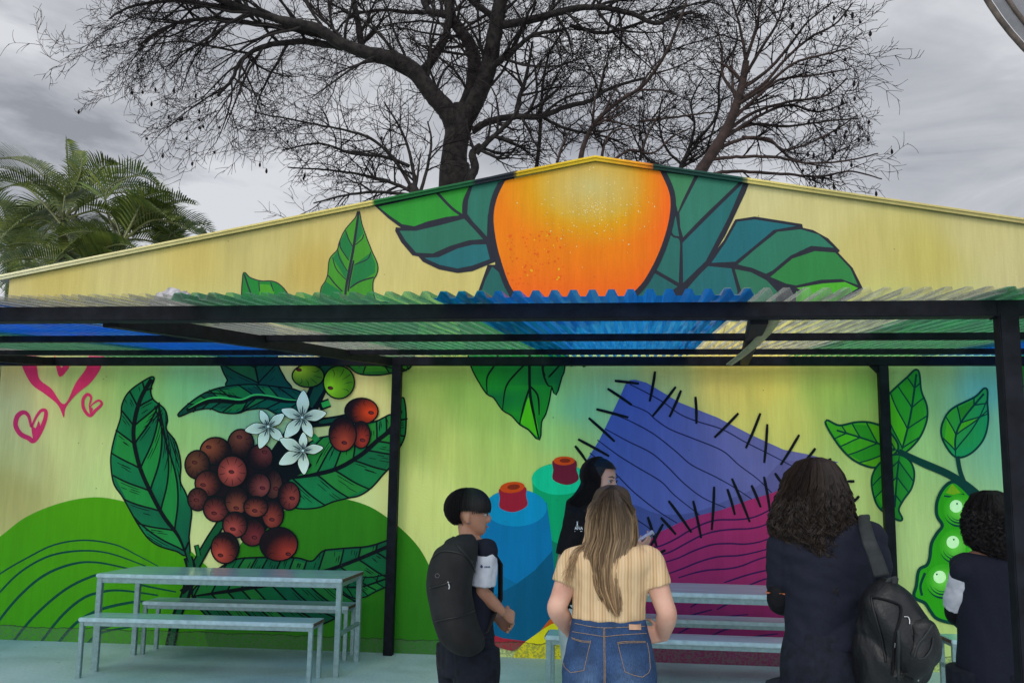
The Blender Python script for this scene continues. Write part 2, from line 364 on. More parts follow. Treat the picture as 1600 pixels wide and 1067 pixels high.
# --- the wall itself
APEX = at(930, 250, DW); EL = at(6, 435, DW); ER = at(1600, 348, DW)
sR = (ER.z-APEX.z)/(ER.x-APEX.x); sL = (APEX.z-EL.z)/(APEX.x-EL.x)
XL = at(14, 450, DW).x; XR = APEX.x+(APEX.x-XL)*1.02
def roof_z(x): return APEX.z+(x-APEX.x)*(sL if x < APEX.x else sR)
BGP = [ # painted ground colours seen on the wall
 (0,450,238,218,140),(80,430,232,210,120),(200,420,238,220,142),(300,400,236,212,120),(420,400,234,216,135),(480,420,228,200,105),(560,330,234,212,130),(620,400,240,222,140),(700,440,240,220,135),(380,370,220,204,125),
 (1250,330,236,222,150),(1350,380,232,216,130),(1450,400,228,212,115),(1520,360,236,222,150),(1600,420,236,222,155),(1300,320,240,226,150),(1200,300,240,228,160),
 (0,600,205,180,112),(30,640,208,194,130),(60,720,196,186,120),(20,770,184,166,96),(150,600,166,182,106),(210,590,160,186,112),(300,590,134,180,132),(330,620,142,186,142),(300,680,172,196,122),(100,700,202,202,130),(170,760,196,206,130),
 (480,600,216,202,130),(560,585,226,206,130),(590,640,228,216,140),(400,640,158,194,140),(590,780,226,222,140),(330,870,228,218,146),(270,740,200,205,130),(640,600,154,176,86),(650,680,172,182,96),(660,780,218,218,126),(720,700,206,206,112),(700,600,160,176,86),
 (800,720,208,208,112),(760,640,182,190,98),(890,600,160,200,130),(900,640,146,200,146),(880,680,178,206,120),(870,740,204,204,112),(960,580,160,192,130),(1040,585,192,192,116),(1130,580,216,192,100),(1200,600,226,202,100),(1230,650,216,202,106),
 (1300,600,190,190,96),(1360,600,150,176,86),(1350,650,176,186,100),(1350,760,202,206,122),(1400,580,150,182,110),(1450,600,156,188,120),(1540,600,118,186,158),(1560,680,140,190,140),(1420,700,176,202,126),(1440,850,192,206,130),(1420,1000,196,202,120),(790,1010,206,210,136),(700,960,200,205,125),(1100,1000,150,120,90),(1560,900,170,200,120)]
_bx = np.array([[p[0], p[1]] for p in BGP], float); _up = _bx[:, 1] < 500
_bc = np.array([(cyu if u else cyl)(*p[2:]) for p, u in zip(BGP, _up)])
def bgcol(x, y):
    # same paint all over: blend the colour patches by distance
    d2 = ((_bx[:, 0]-x)/1.0)**2+((_bx[:, 1]-y)/.9)**2+250.
    w = 1/d2**1.7; return tuple((w[:, None]*_bc).sum(0)/w.sum())
def wproj(X, Z):
    v = Vector((X, DW, Z-EYE)); d = v.dot(_F); return 800+F_PX*v.dot(CR)/d, 533.5-F_PX*v.dot(CU)/d
def build_wall():
    NX, NZ = 150, 60; vs = []; cs = []; fs = []
    for i in range(NX+1):
        X = lerp(XL, XR, i/NX); top = roof_z(X)
        for j in range(NZ+1):
            Z = top*j/NZ; vs.append((X, 0, Z)); px, py = wproj(X, Z); cs.append(bgcol(min(max(px, -50), 1650), py))
    for i in range(NX):
        for j in range(NZ): a = i*(NZ+1)+j; fs.append((a, a+NZ+1, a+NZ+2, a+1))
    mesh_obj('end_wall', vs, fs, M_PAINT, build, cols=cs)
    DEPTH = 6.5; M_PLASTER = simple('side_plaster', (.62, .52, .24), .8, 0, .12, 3, .2, 60)
    s = MB(); zl, zr = roof_z(XL), roof_z(XR)
    s.add([(XL, .002, 0), (XL, DEPTH, 0), (XL, DEPTH, zl), (XL, .002, zl)], [(3, 2, 1, 0)])
    s.add([(XR, .002, 0), (XR, DEPTH, 0), (XR, DEPTH, zr), (XR, .002, zr)], [(0, 1, 2, 3)])
    s.add([(XL, DEPTH, 0), (XR, DEPTH, 0), (XR, DEPTH, zr), (APEX.x, DEPTH, APEX.z), (XL, DEPTH, zl)], [(4, 3, 2, 1, 0)])
    s.build('side_wall', M_PLASTER, build)
    M_ROOF = simple('roof_sheet', (.28, .27, .26), .6, .2, .15, 6, .2, 40)
    s = MB()
    for (xa, za), (xb, zb_) in (((XL-.14, zl-.02-.0), (APEX.x, APEX.z)), ((APEX.x, APEX.z), (XR+.14, zr-.02))):
        s.add([(xa, -.02, za-.01), (xb, -.02, zb_-.01), (xb, DEPTH+.1, zb_-.01), (xa, DEPTH+.1, za-.01), (xa, -.02, za+.02), (xb, -.02, zb_+.02), (xb, DEPTH+.1, zb_+.02), (xa, DEPTH+.1, za+.02)],
              [(0, 1, 2, 3)[::-1], (4, 5, 6, 7), (0, 1, 5, 4), (2, 3, 7, 6), (3, 0, 4, 7), (1, 2, 6, 5)])
    s.build('roof', M_ROOF, build)
    # rake trim, painted over together with the mural
    bands = [(-50, (238, 232, 190)), (360, (206, 190, 120)), (560, (214, 196, 112)), (584, (214, 196, 112)), (586, (30, 105, 45)), (740, (28, 92, 56)), (742, (34, 40, 48)), (806, (34, 40, 48)), (809, (200, 165, 30)), (930, (226, 190, 50)), (1000, (232, 150, 30)), (1018, (200, 110, 30)), (1021, (32, 60, 52)), (1165, (24, 70, 60)), (1168, (222, 204, 120)), (1300, (190, 176, 110)), (1600, (196, 180, 118)), (2400, (196, 180, 118))]
    def bc(px):
        for (a, ca), (b, cb) in zip(bands, bands[1:]):
            if a <= px <= b: return mixv(C(*ca, .95), C(*cb, .95), (px-a)/(b-a))
        return C(*bands[-1][1], .95)
    vs = []; cs = []; fs = []; xs = sorted(list(np.linspace(XL-.16, XR+.16, 240))+[APEX.x, at(585, 321, DW).x, at(587, 321, DW).x, at(741, 287, DW).x, at(807, 272, DW).x, at(809, 272, DW).x, at(1019, 262, DW).x, at(1021, 262, DW).x, at(1166, 282, DW).x, at(1168, 282, DW).x])
    for X in xs:
        Z = roof_z(X); px, _ = wproj(X, Z); c = bc(px)
        prof = [(-.03, -.022), (-.040, -.020), (-.044, .002), (-.056, .006), (-.056, .022), (-.04, .030), (.03, .030)]
        for (y, dz) in prof: vs.append((X, y, Z+dz)); cs.append(tuple(v*(.6 if dz < -.01 else 1.) for v in c) if False else c)
    n = 7
    for i in range(len(xs)-1):
        for k in range(n-1): a = i*n+k; fs.append((a, a+n, a+n+1, a+1))
    mesh_obj('rake_trim', vs, [f[::-1] for f in fs], M_PAINT, build, cols=cs)
build_wall()

# --- hills
def mural():
    p = Paint(2)
    p.fill([(-60,880),(0,838),(40,808),(90,787),(140,777),(180,780),(220,793),(260,820),(300,862),(330,893),(352,940),(356,1010),(352,1022),(-60,1022)], None, grad=lambda x, y: mixv(cl(68, 134, 2), cl(50, 120, 2), min(1, max(0, (y-800)/200))))
    DG = cl(0, 58, 44)
    for pts, w in ((z1((-60,760),(0,708),(90,655),(180,612),(280,597),(380,612),(450,645),(520,682)), 2.6), (z1((-60,840),(0,768),(70,700),(160,650),(260,632),(360,640),(480,682)), 3.2),
                   (z1((-50,940),(0,858),(70,775),(150,710),(240,675),(320,670),(430,692)), 4), (z1((40,935),(110,850),(200,770),(280,725),(345,712),(470,745),(580,767)), 4),
                   (z1((122,950),(200,850),(270,790),(330,768),(400,762),(520,778)), 4.2), (z1((180,950),(250,870),(330,825),(440,800),(500,800)), 4.6), (z1((280,945),(330,902),(430,882)), 4)):
        p.stroke(pts, w, DG, 8, (1, .6))
    p.build('painted_hill')
    p = Paint(10)
    p.fill([(345,1022),(350,905),(368,862),(390,835),(430,805),(480,785),(530,779),(570,788),(602,806),(640,838),(665,872),(682,920),(694,1022)], None, grad=lambda x, y: mixv(cl(44, 112, 14), cl(36, 98, 14), min(1, max(0, (y-800)/200))))
    p.build('painted_hill')
    # hearts
    PK = cl(184, 40, 84)
    p = Paint(3)
    p.fill(z1((60,-30),(75,30),(105,85),(150,118),(190,152),(208,190),(212,192),(218,160),(252,118),(300,78),(332,30),(345,-30),(300,-30),(285,30),(250,80),(212,150),(170,100),(132,70),(122,30),(112,-30)), PK)
    p.fill(z1((180,-10),(188,40),(197,60),(215,48),(236,10),(215,0),(203,30)), PK); p.build('painted_heart')
    p = Paint(3)
    p.stroke(z1((103,225),(95,190),(78,177),(58,190),(52,220),(68,248),(95,262),(112,270),(135,235),(150,195),(150,172),(135,172),(118,195),(104,228)), 7.5, PK, 6, (.5, .4))
    p.fill(z1((104,222),(118,228),(128,205),(133,240),(112,268)), PK); p.build('painted_heart')
    p = Paint(3)
    p.stroke(z1((295,152),(300,128),(288,118),(274,135),(276,165),(296,188),(315,170),(335,150),(326,138),(310,146),(297,158)), 5, PK, 6, (.5, .4))
    p.fill(z1((292,152),(300,160),(306,166),(297,182)), PK); p.build('painted_heart')
    # leaf A
    GA = cl(10, 104, 60)
    leaf(z2((265,100),(248,160),(262,215),(320,265),(335,320),(330,370),(375,430),(397,500),(405,560),(402,640),(430,700),(460,790),(455,860),(448,930),(452,1010),(425,1020),(390,1000),(300,972),(240,930),(190,860),(150,790),(108,715),(65,650),(50,560),(52,490),(72,400),(100,310),(108,240),(140,180),(200,132)),
         z2((450,1060),(400,930),(320,820),(250,690),(195,560),(165,420),(172,310),(205,200),(258,108)), GA, INK, 20, 2.6, 9, 40, 2.2, 6.5, 5, grad2=cl(8, 78, 54))
    # leaf above (behind the roof) and the dark curved leaf
    leaf(z2((560,-160),(600,-30),(630,60),(655,110),(672,150),(965,165),(950,110),(915,40),(900,-60),(870,-160)), z2((820,160),(800,60),(770,-60),(740,-160)), cl(6, 70, 58), INK, 22, 2.4, 4, 50, 1.8, 3, 2)
    leaf(z2((398,298),(440,250),(520,192),(600,160),(700,143),(800,140),(900,150),(1000,165),(1060,195),(1110,225),(1090,270),(1000,292),(920,290),(850,258),(760,264),(700,282),(620,277),(560,257),(480,268)),
         z2((1060,225),(960,225),(860,205),(790,205),(720,228),(620,222),(540,228),(440,270)), cl(4, 92, 60), INK, 40, 2.4, 9, 32, 1.8, 6, 2, grad2=cl(3, 58, 48))
    p = Paint(75); p.stroke(z2((450,260),(540,213),(620,203),(720,214),(790,190),(860,193),(960,213),(1030,217)), 2.8, cl(64, 168, 84), 6, (.2, .3)); p.build('painted_leaf_rib')
    # leaf D
    leaf(z2((1560,210),(1530,285),(1490,300),(1430,330),(1370,345),(1300,385),(1200,405),(1100,430),(1000,520),(950,600),(975,650),(1012,700),(1000,765),(1050,778),(1130,770),(1200,742),(1280,722),(1340,708),(1400,668),(1460,600),(1495,560),(1540,470),(1572,400),(1578,300),(1572,230)),
         z2((930,630),(1100,605),(1230,570),(1350,500),(1430,430),(1500,370),(1555,270)), cl(18, 104, 52), INK, 20, 2.6, 8, 46, 2.2, 7, 5, grad2=cl(20, 116, 60))
    # leaf E behind the table
    leaf(z3((600,300),(640,235),(735,165),(800,132),(900,124),(1000,125),(1080,126),(1150,140),(1200,95),(1260,85),(1320,80),(1390,75),(1440,65),(1490,48),(1520,40),(1500,120),(1490,225),(1400,285),(1330,330),(1250,400),(1100,450),(900,450),(700,410)),
         z3((590,300),(800,270),(1000,235),(1250,170),(1500,70)), cl(8, 86, 48), INK, 32, 2.8, 12, 52, 2.2, 6, 4, grad2=cl(6, 66, 44))
    leaf(z3((1280,250),(1340,215),(1420,215),(1500,205),(1510,240),(1440,275),(1390,300),(1330,300)), z3((1290,255),(1380,255),(1500,215)), cl(10, 96, 48), INK, 70, 2.2, 3, 50, 1.6, 3, 2)
    # leaf at the top by the post
    leaf([(525,480),(538,560),(548,573),(562,583),(590,585),(612,582),(632,578),(644,566),(650,520),(640,480)], [(560,490),(580,560),(622,577)], cl(34, 104, 36), INK, 95, 2.4, 3, 40, 1.8, 2.6, 1)
    # stems
    p = Paint(60); SG = cl(6, 60, 44)
    p.stroke(z2((1200,-160),(1190,-60),(1165,60),(1120,170),(1075,260),(1000,380),(900,520),(850,600)), 27, INK, 6, (1, .8)); p.stroke(z2((1200,-160),(1190,-60),(1165,60),(1120,170),(1080,250)), 18, SG, 6, (1, .5))
    p.stroke(z2((1080,338),(1200,325),(1300,305)), 14, INK, 5, (1, 1)); p.stroke(z2((1130,332),(1200,322),(1290,305)), 6, SG, 5, (.5, 1))
    p.stroke(z2((1130,250),(1185,230)), 14, INK, 4, (1, 1)); p.stroke(z2((1145,245),(1185,230)), 8.5, cl(40, 150, 60), 4, (1, 1))
    p.stroke(z2((1095,400),(1120,425)), 9, cl(30, 130, 60), 4, (1, 1))
    p.fill(z2((880,560),(900,470),(930,420),(1010,420),(1080,440),(1060,520),(1090,560),(1000,620),(930,650)), INK)
    p.build('painted_stem')
    p = Paint(60)
    p.stroke([(352,808),(326,848),(306,884),(290,915)], 15, INK, 8, (1, 1)); p.stroke([(352,808),(326,848),(306,884),(292,912)], 9.5, cl(8, 74, 40), 8, (1, 1))
    p.stroke([(294,870),(299,892),(290,930),(276,965),(262,1030)], 16, INK, 8, (.9, 1.6)); p.stroke([(293,862),(298,890),(289,930),(275,970),(266,1015)], 8, cl(8, 72, 40), 8, (.9, 1.2))
    p.stroke([(307,851),(311,868)], 8, INK, 4, (1, 1)); p.stroke([(308,852),(311,868)], 4.5, cl(14, 96, 40), 4, (1, 1))
    p.stroke([(284,925),(306,908),(322,905)], 9, INK, 5, (1, .6)); p.build('painted_stem')
    # dark wash between the berries
    p = Paint(100); p.fill(z2((560,500),(640,450),(760,460),(860,540),(900,600),(970,650),(950,740),(900,840),(800,930),(700,900),(600,830),(520,740),(500,620)), cl(22, 8, 18)); p.build('painted_shadow_wash')
    def berry(x, y, rx, ry, lvl, c0, c1, eye, ang=0, name='painted_berry', nh=9):
        x, y = 160+x*.3, 560+y*.3; rx *= .33; ry *= .33; p = Paint(lvl); r = random.Random(int(x*3+y))
        p.ell(x, y, rx+2.4, ry+2.4, ang, lambda *_: INK, 1)
        ex, ey = x+eye[0]*.3, y+eye[1]*.3
        def cf(q, a, px, py):
            d = math.hypot((px-ex)/rx, (py-ey)/ry); return mixv(c0, c1, min(1, max(0, (d-.30)/.95))**.8)
        p.ell(x, y, rx, ry, ang, cf, 6)
        p.ell(ex, ey, 4.6, 2.9, ang+.2, lambda *_: cl(40, 8, 14), 2, 14); p.ell(ex+.3, ey+.2, 3.2, 1.8, ang+.2, lambda *_: cl(96, 34, 36), 2, 12)
        for k in range(nh):
            a = 2*math.pi*(k+.3*r.random())/nh; f0 = r.uniform(.62, .72); dx, dy = math.cos(a), math.sin(a)
            if (dx*eye[0]+dy*eye[1]) > 12: continue
            p.stroke([(x+dx*rx*.93, y+dy*ry*.93), (x+dx*rx*f0, y+dy*ry*f0), (lerp(x+dx*rx*f0, ex, .3), lerp(y+dy*ry*f0, ey, .3))], 1.0, cl(26, 8, 16), 3, (1, .1))
        p.build(name)
    dk = cl(22, 9, 15); rd = cl(146, 54, 44); br = cl(110, 52, 40); rr = cl(170, 60, 48)
    L = 110
    for (x, y, rx, ry, c, eye) in ((723,445,58,66,br,(-8,-36)),(592,483,70,62,cl(128,58,40),(-36,-22)),(497,553,55,64,cl(104,52,36),(-14,-12)),(825,515,56,58,cl(100,40,38),(22,-28)),(890,655,42,66,cl(88,44,36),(16,22)),
            (555,650,60,58,cl(124,50,42),(-28,8)),(500,733,44,50,cl(96,40,36),(-8,4)),(815,660,54,56,cl(126,54,50),(22,14)),(595,783,56,56,cl(130,48,44),(-10,22)),(975,715,48,63,cl(140,54,44),(16,12)),(702,740,52,64,cl(128,58,44),(-2,38)),
            (890,810,48,64,cl(140,52,40),(-4,28)),(803,772,54,46,cl(140,58,44),(-6,20)),(785,905,56,60,cl(112,36,40),(10,26)),(695,865,55,58,cl(158,60,54),(-12,22)),(680,588,67,71,cl(182,70,62),(-4,2)),(643,985,62,70,rr,(-24,38)),(922,965,86,76,cl(150,46,34),(50,52))):
        berry(x, y, rx, ry, L, c, dk, eye); L += 9
    berry(1352,275,75,58,L,cl(186,54,20),dk,(50,8)); berry(1350,398,40,60,L+9,cl(150,44,30),dk,(8,28)); berry(1255,395,61,77,L+18,cl(160,56,36),dk,(8,44))
    berry(1075,92,72,50,L,cl(150,176,40),cl(60,100,20),(-48,-32),0,'painted_green_berry'); berry(1235,125,70,74,L,cl(136,186,30),cl(60,110,14),(-44,30),0,'painted_green_berry')
    # blossoms
    def blossom(c, tips, lvl):
        p = Paint(lvl); cx, cy = 160+c[0]*.3, 560+c[1]*.3
        for (tx, ty) in tips:
            tx, ty = 160+tx*.3, 560+ty*.3; d = Vector((tx-cx, ty-cy, 0)); q = Vector((-d.y, d.x, 0)).normalized(); w = d.length*.22
            pts = [(cx, cy), (cx+d.x*.3+q.x*w*.8, cy+d.y*.3+q.y*w*.8), (cx+d.x*.6+q.x*w, cy+d.y*.6+q.y*w), (tx, ty), (cx+d.x*.6-q.x*w, cy+d.y*.6-q.y*w), (cx+d.x*.3-q.x*w*.8, cy+d.y*.3-q.y*w*.8)]
            P = cat([Vector((a, b, 0)) for a, b in pts], 5, True)
            p.fill([(v.x, v.y) for v in grow(P, 1.1)], INK, False)
            p.fill([(v.x, v.y) for v in P], None, False, grad=lambda x, y: mixv(cl(112, 118, 100), cl(222, 220, 190), min(1, math.hypot(x-cx, y-cy)/d.length*1.5)))
            p.stroke([(cx+d.x*.12, cy+d.y*.12), (cx+d.x*.45, cy+d.y*.45)], 2.2, cl(40, 54, 54), 3, (1, .1))
            for s in (-1, 1): p.stroke([(cx+d.x*.1+q.x*s*1.5, cy+d.y*.1+q.y*s*1.5), (cx+d.x*.34+q.x*s*w*.45, cy+d.y*.34+q.y*s*w*.45)], 1.2, cl(60, 74, 70), 3, (1, .1))
        p.ell(cx, cy, 3.2, 3.2, 0, lambda *_: INK, 1, 10); p.ell(cx, cy, 2.2, 2.2, 0, lambda *_: cl(200, 206, 190), 1, 10)
        p.build('painted_blossom')
    blossom((868,355), ((828,270),(950,290),(945,430),(823,468),(748,375)), 320)
    blossom((1048,480), ((1052,385),(1153,465),(1055,603),(925,550),(930,420)), 345)
    blossom((1045,308), ((1052,168),(1170,285),(1095,410),(955,412),(938,268)), 370)
    # ---- spools
    def arc(cx, cy, rx, ry, a0, a1, n=12): return [(cx+rx*math.cos(R(a0+(a1-a0)*k/n)), cy+ry*math.sin(R(a0+(a1-a0)*k/n))) for k in range(n+1)]
    p = Paint(150)
    p.fill(z4((528,180),(535,300),(548,420),(590,640),(640,800),(780,800),(780,180)), cl(0, 142, 92), False)
    p.fill(z4((560,480),(612,452),(668,480),(720,440),(780,420),(780,800),(620,800)), cl(0, 104, 78), False)
    p.ell(640+645*.3627, 680+188*.3627, 118*.3627, 68*.3627, 0, lambda *_: cl(10, 172, 128), 2, 40)
    def cone(top, pts, erx, ery, body, hole=(4, -1), tilt=0):
        p.fill(z4(*pts), body, True, 4)
        tx, ty = z4(top)[0]; p.ell(tx, ty, erx*.3627, ery*.3627, tilt, lambda *_: cl(198, 62, 14), 2, 28); p.ell(tx+hole[0]*.3627, ty+hole[1]*.3627, erx*.52*.3627, ery*.48*.3627, tilt, lambda *_: cl(126, 34, 16), 2, 20)
    cone((666,110), ((622,105),(619,150),(617,188),(650,208),(690,212),(728,190),(720,150),(712,105)), 46, 19, cl(104, 20, 42))
    p.build('painted_spool')
    p = Paint(170)
    p.fill([(749,778),(750,832),(753,880),(760,940),(770,994),(800,1003),(822,1002),(848,982),(867,958),(868,925),(866,883),(861,832),(854.5,785)], cl(0, 100, 150), False)
    p.fill([(762,884),(785,899),(808,911),(836,890),(863,860),(867,905),(867,958),(848,982),(822,1002),(800,1003),(768,994)], cl(0, 76, 110), False)
    p.fill([(762,884),(785,899),(808,911),(790,921),(764,932)], cl(0, 92, 134), False)
    p.ell(806, 793, 48.5, 29, 0, lambda *_: cl(0, 124, 170), 2, 44)
    cone((443,224), ((393,225),(390,270),(388,308),(420,326),(460,328),(507,302),(502,260),(495,220)), 53, 24, cl(150, 22, 44), (6, -2), -.1)
    p.build('painted_spool')
    p = Paint(190)
    p.fill([(766,989),(785,996),(822,1001),(812,1012),(800,1016),(784,1012),(764,1008)], cl(146, 30, 44), False)
    p.fill([(822,1001),(846,984),(867,966),(905,948),(912,1036),(798,1036),(806,1016)], cl(206, 184, 22), False)
    p.fill([(845,984),(868,956),(882,956),(880,970),(862,974)], cl(186, 76, 20), False); p.build('painted_base')
    # ---- stitched cloth
    NV = cl(24, 26, 66)
    p = Paint(20)
    BND = z5((690,850),(740,795),(810,737),(900,695),(980,665),(1080,640),(1190,600),(1290,570),(1385,528),(1460,480))
    def pg(x, y):
        t = min(1, max(0, (x-900)/380)); return mixv(cl(58, 76, 140), cl(98, 92, 140), t)
    p.fill([(1310,722)]+[(BND[i][0], BND[i][1]) for i in range(len(BND)-1, -1, -1)]+z5((560,870),(400,880),(430,640),(510,425),(560,345),(600,262),(640,178),(672,108),(690,92),(712,90),(760,103),(900,187),(1060,250),(1200,322),(1340,386),(1440,405)), None, False, grad=pg)
    p.fill(z5((700,618),(800,655),(900,660),(1000,640),(1100,600),(1230,540),(1330,440),(1400,440),(1440,480),(1385,528),(1290,570),(1190,600),(1080,640),(980,665),(900,695),(810,737),(740,795),(690,850),(620,850),(620,640)), None, True, 4, grad=lambda x, y: mixv(cl(54, 66, 118), cl(86, 80, 128), min(1, max(0, (x-980)/260))))
    for l in (((690,110),(760,145),(830,185),(900,235),(970,265),(1080,300),(1180,355),(1290,410),(1400,468)), ((690,195),(760,225),(800,260),(860,300),(960,340),(1080,390),(1150,450),(1230,510),(1290,568)),
              ((620,235),(700,270),(790,320),(880,390),(950,450),(1050,500),(1130,545),(1215,602)), ((585,298),(680,350),(780,400),(850,460),(920,530),(1000,590),(1095,632)), ((552,345),(640,410),(720,460),(820,520),(880,580),(985,663)),
              ((520,400),(620,480),(700,560),(800,640),(890,697)), ((640,620),(700,670),(760,710),(800,745))):
        p.stroke(z5(*l), 2.0, NV, 6, (.8, .8))
    p.build('painted_cloth')
    p = Paint(45)
    p.fill(BND[:9]+[(1290,735),(1318,800),(1330,900),(1335,1060),(930,1060),(905,960),(940,890)], None, False, grad=lambda x, y: mixv(cl(140, 34, 82), cl(88, 22, 60), min(1, max(0, (y-850)/190))))
    ML = cl(44, 16, 62)
    for l in (((40,615),(80,612),(170,600),(300,540),(400,480),(520,420),(640,385),(820,380),(950,360),(1080,300),(1220,210),(1400,100)), ((100,690),(140,680),(250,650),(400,570),(520,510),(650,475),(800,460),(920,455),(1050,420),(1200,315),(1400,200)),
              ((190,740),(320,700),(450,640),(600,590),(740,580),(860,585),(980,570),(1100,530),(1300,460)), ((190,848),(350,790),(500,730),(650,690),(820,680),(950,655),(1085,620),(1300,570)), ((320,865),(450,825),(580,800),(730,790),(850,765),(960,720),(1080,685),(1300,640)),
              ((700,905),(760,885),(900,840),(1065,800),(1250,770)), ((900,930),(1000,890),(1070,870),(1250,850)), ((220,1090),(270,1055),(420,1000),(600,960)), ((420,1110),(500,1062),(590,1035),(800,980)), ((640,1130),(760,1068),(870,1040),(1100,960)),
              ((300,1340),(450,1260),(640,1200),(900,1170)), ((500,1400),(700,1300),(900,1260),(1100,1240)), ((700,1480),(900,1370),(1150,1330)), ((250,1250),(420,1180),(600,1130))):
        p.stroke(z6(*l), 2.7, ML, 6, (.7, .7))
    p.build('painted_cloth')
    p = Paint(90); BK = cl(6, 10, 18)
    for a, b in (((625,95),(728,107)),((595,128),(697,197)),((547,215),(683,250)),((515,252),(625,352)),((470,342),(602,414)),((457,370),(505,435)),((796,55),(773,182)),((884,120),(786,244)),((906,135),(857,248)),((967,162),(971,277)),((1149,232),(1047,335)),((1242,232),(1180,380)),((1271,278),(1258,442)),((1406,323),(1328,450)),((1475,380),(1427,438)),((1542,425),(1500,445)),((1385,443),(1402,500)),((1303,485),(1365,580)),((1257,500),(1284,655)),((1204,536),(1243,630)),((1121,508),(1197,692)),((1102,552),(1134,662)),((1046,542),(1036,726)),((957,602),(991,760)),((853,602),(950,736)),((820,673),(884,745)),((765,670),(802,795)),((1660,582),(1625,615)),((1640,520),(1610,520)),((830,700),(760,820)),((840,810),(800,830))):
        q = z5(a, b); lv = p.l+.5; p = Paint(lv); p.stroke([q[0], (lerp(q[0][0], q[1][0], .5)+.6, lerp(q[0][1], q[1][1], .5)), q[1]], 4.4, BK, 5, (.75, .75)); p.build('painted_stitch')
    # ---- leaf hanging below the roof in the middle
    p = Paint(20); o5 = z5((-10,-200),(0,-60),(18,30),(50,95),(85,148),(115,165),(150,215),(190,240),(225,278),(262,300),(305,342),(312,270),(330,235),(345,180),(358,115),(375,152),(398,80),(412,30),(430,-200))
    P = cat([Vector((a, b, 0)) for a, b in o5], 3, True)
    p.fill([(v.x, v.y) for v in grow(P, 2.2)], INK, False); p.fill([(v.x, v.y) for v in P], None, False, grad=lambda x, y: mixv(cl(8, 92, 50), cl(26, 122, 34), .5+.5*math.sin(x*.12)))
    p.fill(z5((262,165),(240,225),(228,272),(262,298),(300,332),(300,290),(285,230)), cl(78, 168, 20))
    for l, w in ((((265,-60),(264,60),(268,160),(285,250),(303,338)), 4.5), (((262,130),(240,200),(222,278)), 3), (((140,-60),(120,20),(85,80),(85,148)), 3), (((262,10),(210,60),(165,120),(150,215)), 3), (((270,120),(300,160),(305,240)), 3), (((315,-60),(320,50),(340,110),(358,118)), 3), (((345,80),(400,20)), 3), (((330,75),(322,40),(345,0)), 2.6)):
        p.stroke(z5(*l), w, INK, 6, (.8, .5))
    p.fill([(888,560),(892,573),(906,569),(912,574),(920,570),(940,560)], INK, False)
    p.build('painted_leaf')
    # ---- the orange and its leaves, high on the gable
    def cell(p, pts, c, sm=5): p.fill(zo(*pts), c, True, sm)
    def poly(p, pts, c): p.fill(zo(*pts), c, False)
    rz = lambda u: (lambda px: None)
    p = Paint(10)
    poly(p, ((175,169),(300,137),(440,106),(560,79),(530,150),(500,330),(480,330),(455,400),(450,480),(560,480),(540,330),(500,322),(440,347),(400,352),(350,342),(308,322),(296,308),(280,305),(250,270),(234,240),(236,230),(250,232),(215,206)), INKU)
    poly(p, ((190,176),(345,141),(432,122),(416,160),(412,198),(370,203),(320,215),(285,228),(252,222),(220,200)), cu(44, 148, 48))
    poly(p, ((441,118),(524,99),(495,150),(480,200),(478,255),(440,214),(426,195),(428,160)), cu(42, 112, 92))
    poly(p, ((246,240),(290,240),(350,226),(418,208),(468,262),(430,265),(380,280),(335,300),(290,298),(262,266)), cu(44, 112, 88))
    poly(p, ((312,312),(350,310),(400,287),(440,277),(476,276),(486,315),(440,332),(400,340),(352,330)), cu(34, 108, 110))
    poly(p, ((492,335),(474,370),(462,405),(460,480),(550,480),(535,400),(510,350)), cu(34, 100, 92))
    for l, w in ((((345,138),(385,180),(425,210),(478,268)), 4.4), (((440,112),(418,160),(416,200)), 4.2)): p.stroke(zo(*l), w, INKU, 6, (1, 1))
    p.build('painted_leaf')
    p = Paint(10)
    poly(p, ((925,70),(1045,88),(1178,105),(1165,140),(1112,252),(1062,335),(1010,398),(1150,400),(1150,480),(780,480),(880,395),(945,300),(975,180),(960,110)), INKU)
    poly(p, ((945,84),(1030,94),(998,160),(986,190),(976,150),(965,110)), cu(58, 128, 84))
    poly(p, ((1040,96),(1150,109),(1060,195),(1000,258),(992,230),(990,192)), cu(48, 120, 96))
    poly(p, ((1160,112),(1120,205),(1060,320),(1000,378),(998,272),(1065,205)), cu(34, 106, 104))
    poly(p, ((980,200),(992,272),(988,378),(925,342),(955,280),(972,225)), cu(40, 108, 96))
    poly(p, ((920,350),(985,388),(940,420),(940,480),(820,480),(880,410)), cu(34, 100, 96))
    for l, w in ((((945,190),(970,250),(994,270),(992,385)), 3.4), (((1000,262),(1060,200),(1155,110)), 4.2)): p.stroke(zo(*l), w, INKU, 6, (1, 1))
    p.build('painted_leaf')
    p = Paint(40)
    poly(p, ((1000,400),(1030,365),(1062,325),(1108,265),(1138,210),(1190,202),(1316,222),(1318,232),(1345,238),(1385,260),(1416,292),(1412,298),(1450,338),(1478,394),(1400,440),(1300,440),(1240,480),(1000,480)), INKU)
    poly(p, ((1075,325),(1112,272),(1143,216),(1190,210),(1300,227),(1240,238),(1190,280),(1138,322)), cu(30, 106, 112))
    poly(p, ((1144,330),(1194,287),(1250,243),(1312,236),(1360,250),(1400,285),(1340,280),(1285,306),(1238,345),(1220,354),(1182,338)), cu(44, 120, 92))
    poly(p, ((1230,364),(1290,314),(1350,294),(1404,298),(1444,340),(1464,384),(1420,368),(1365,370),(1300,385),(1262,378)), cu(46, 132, 66))
    poly(p, ((1300,392),(1370,380),(1430,376),(1465,392),(1400,430),(1300,432)), cu(76, 176, 44))
    poly(p, ((1066,334),(1128,340),(1144,400),(1140,480),(1010,480),(1012,392),(1040,360)), cu(34, 106, 106))
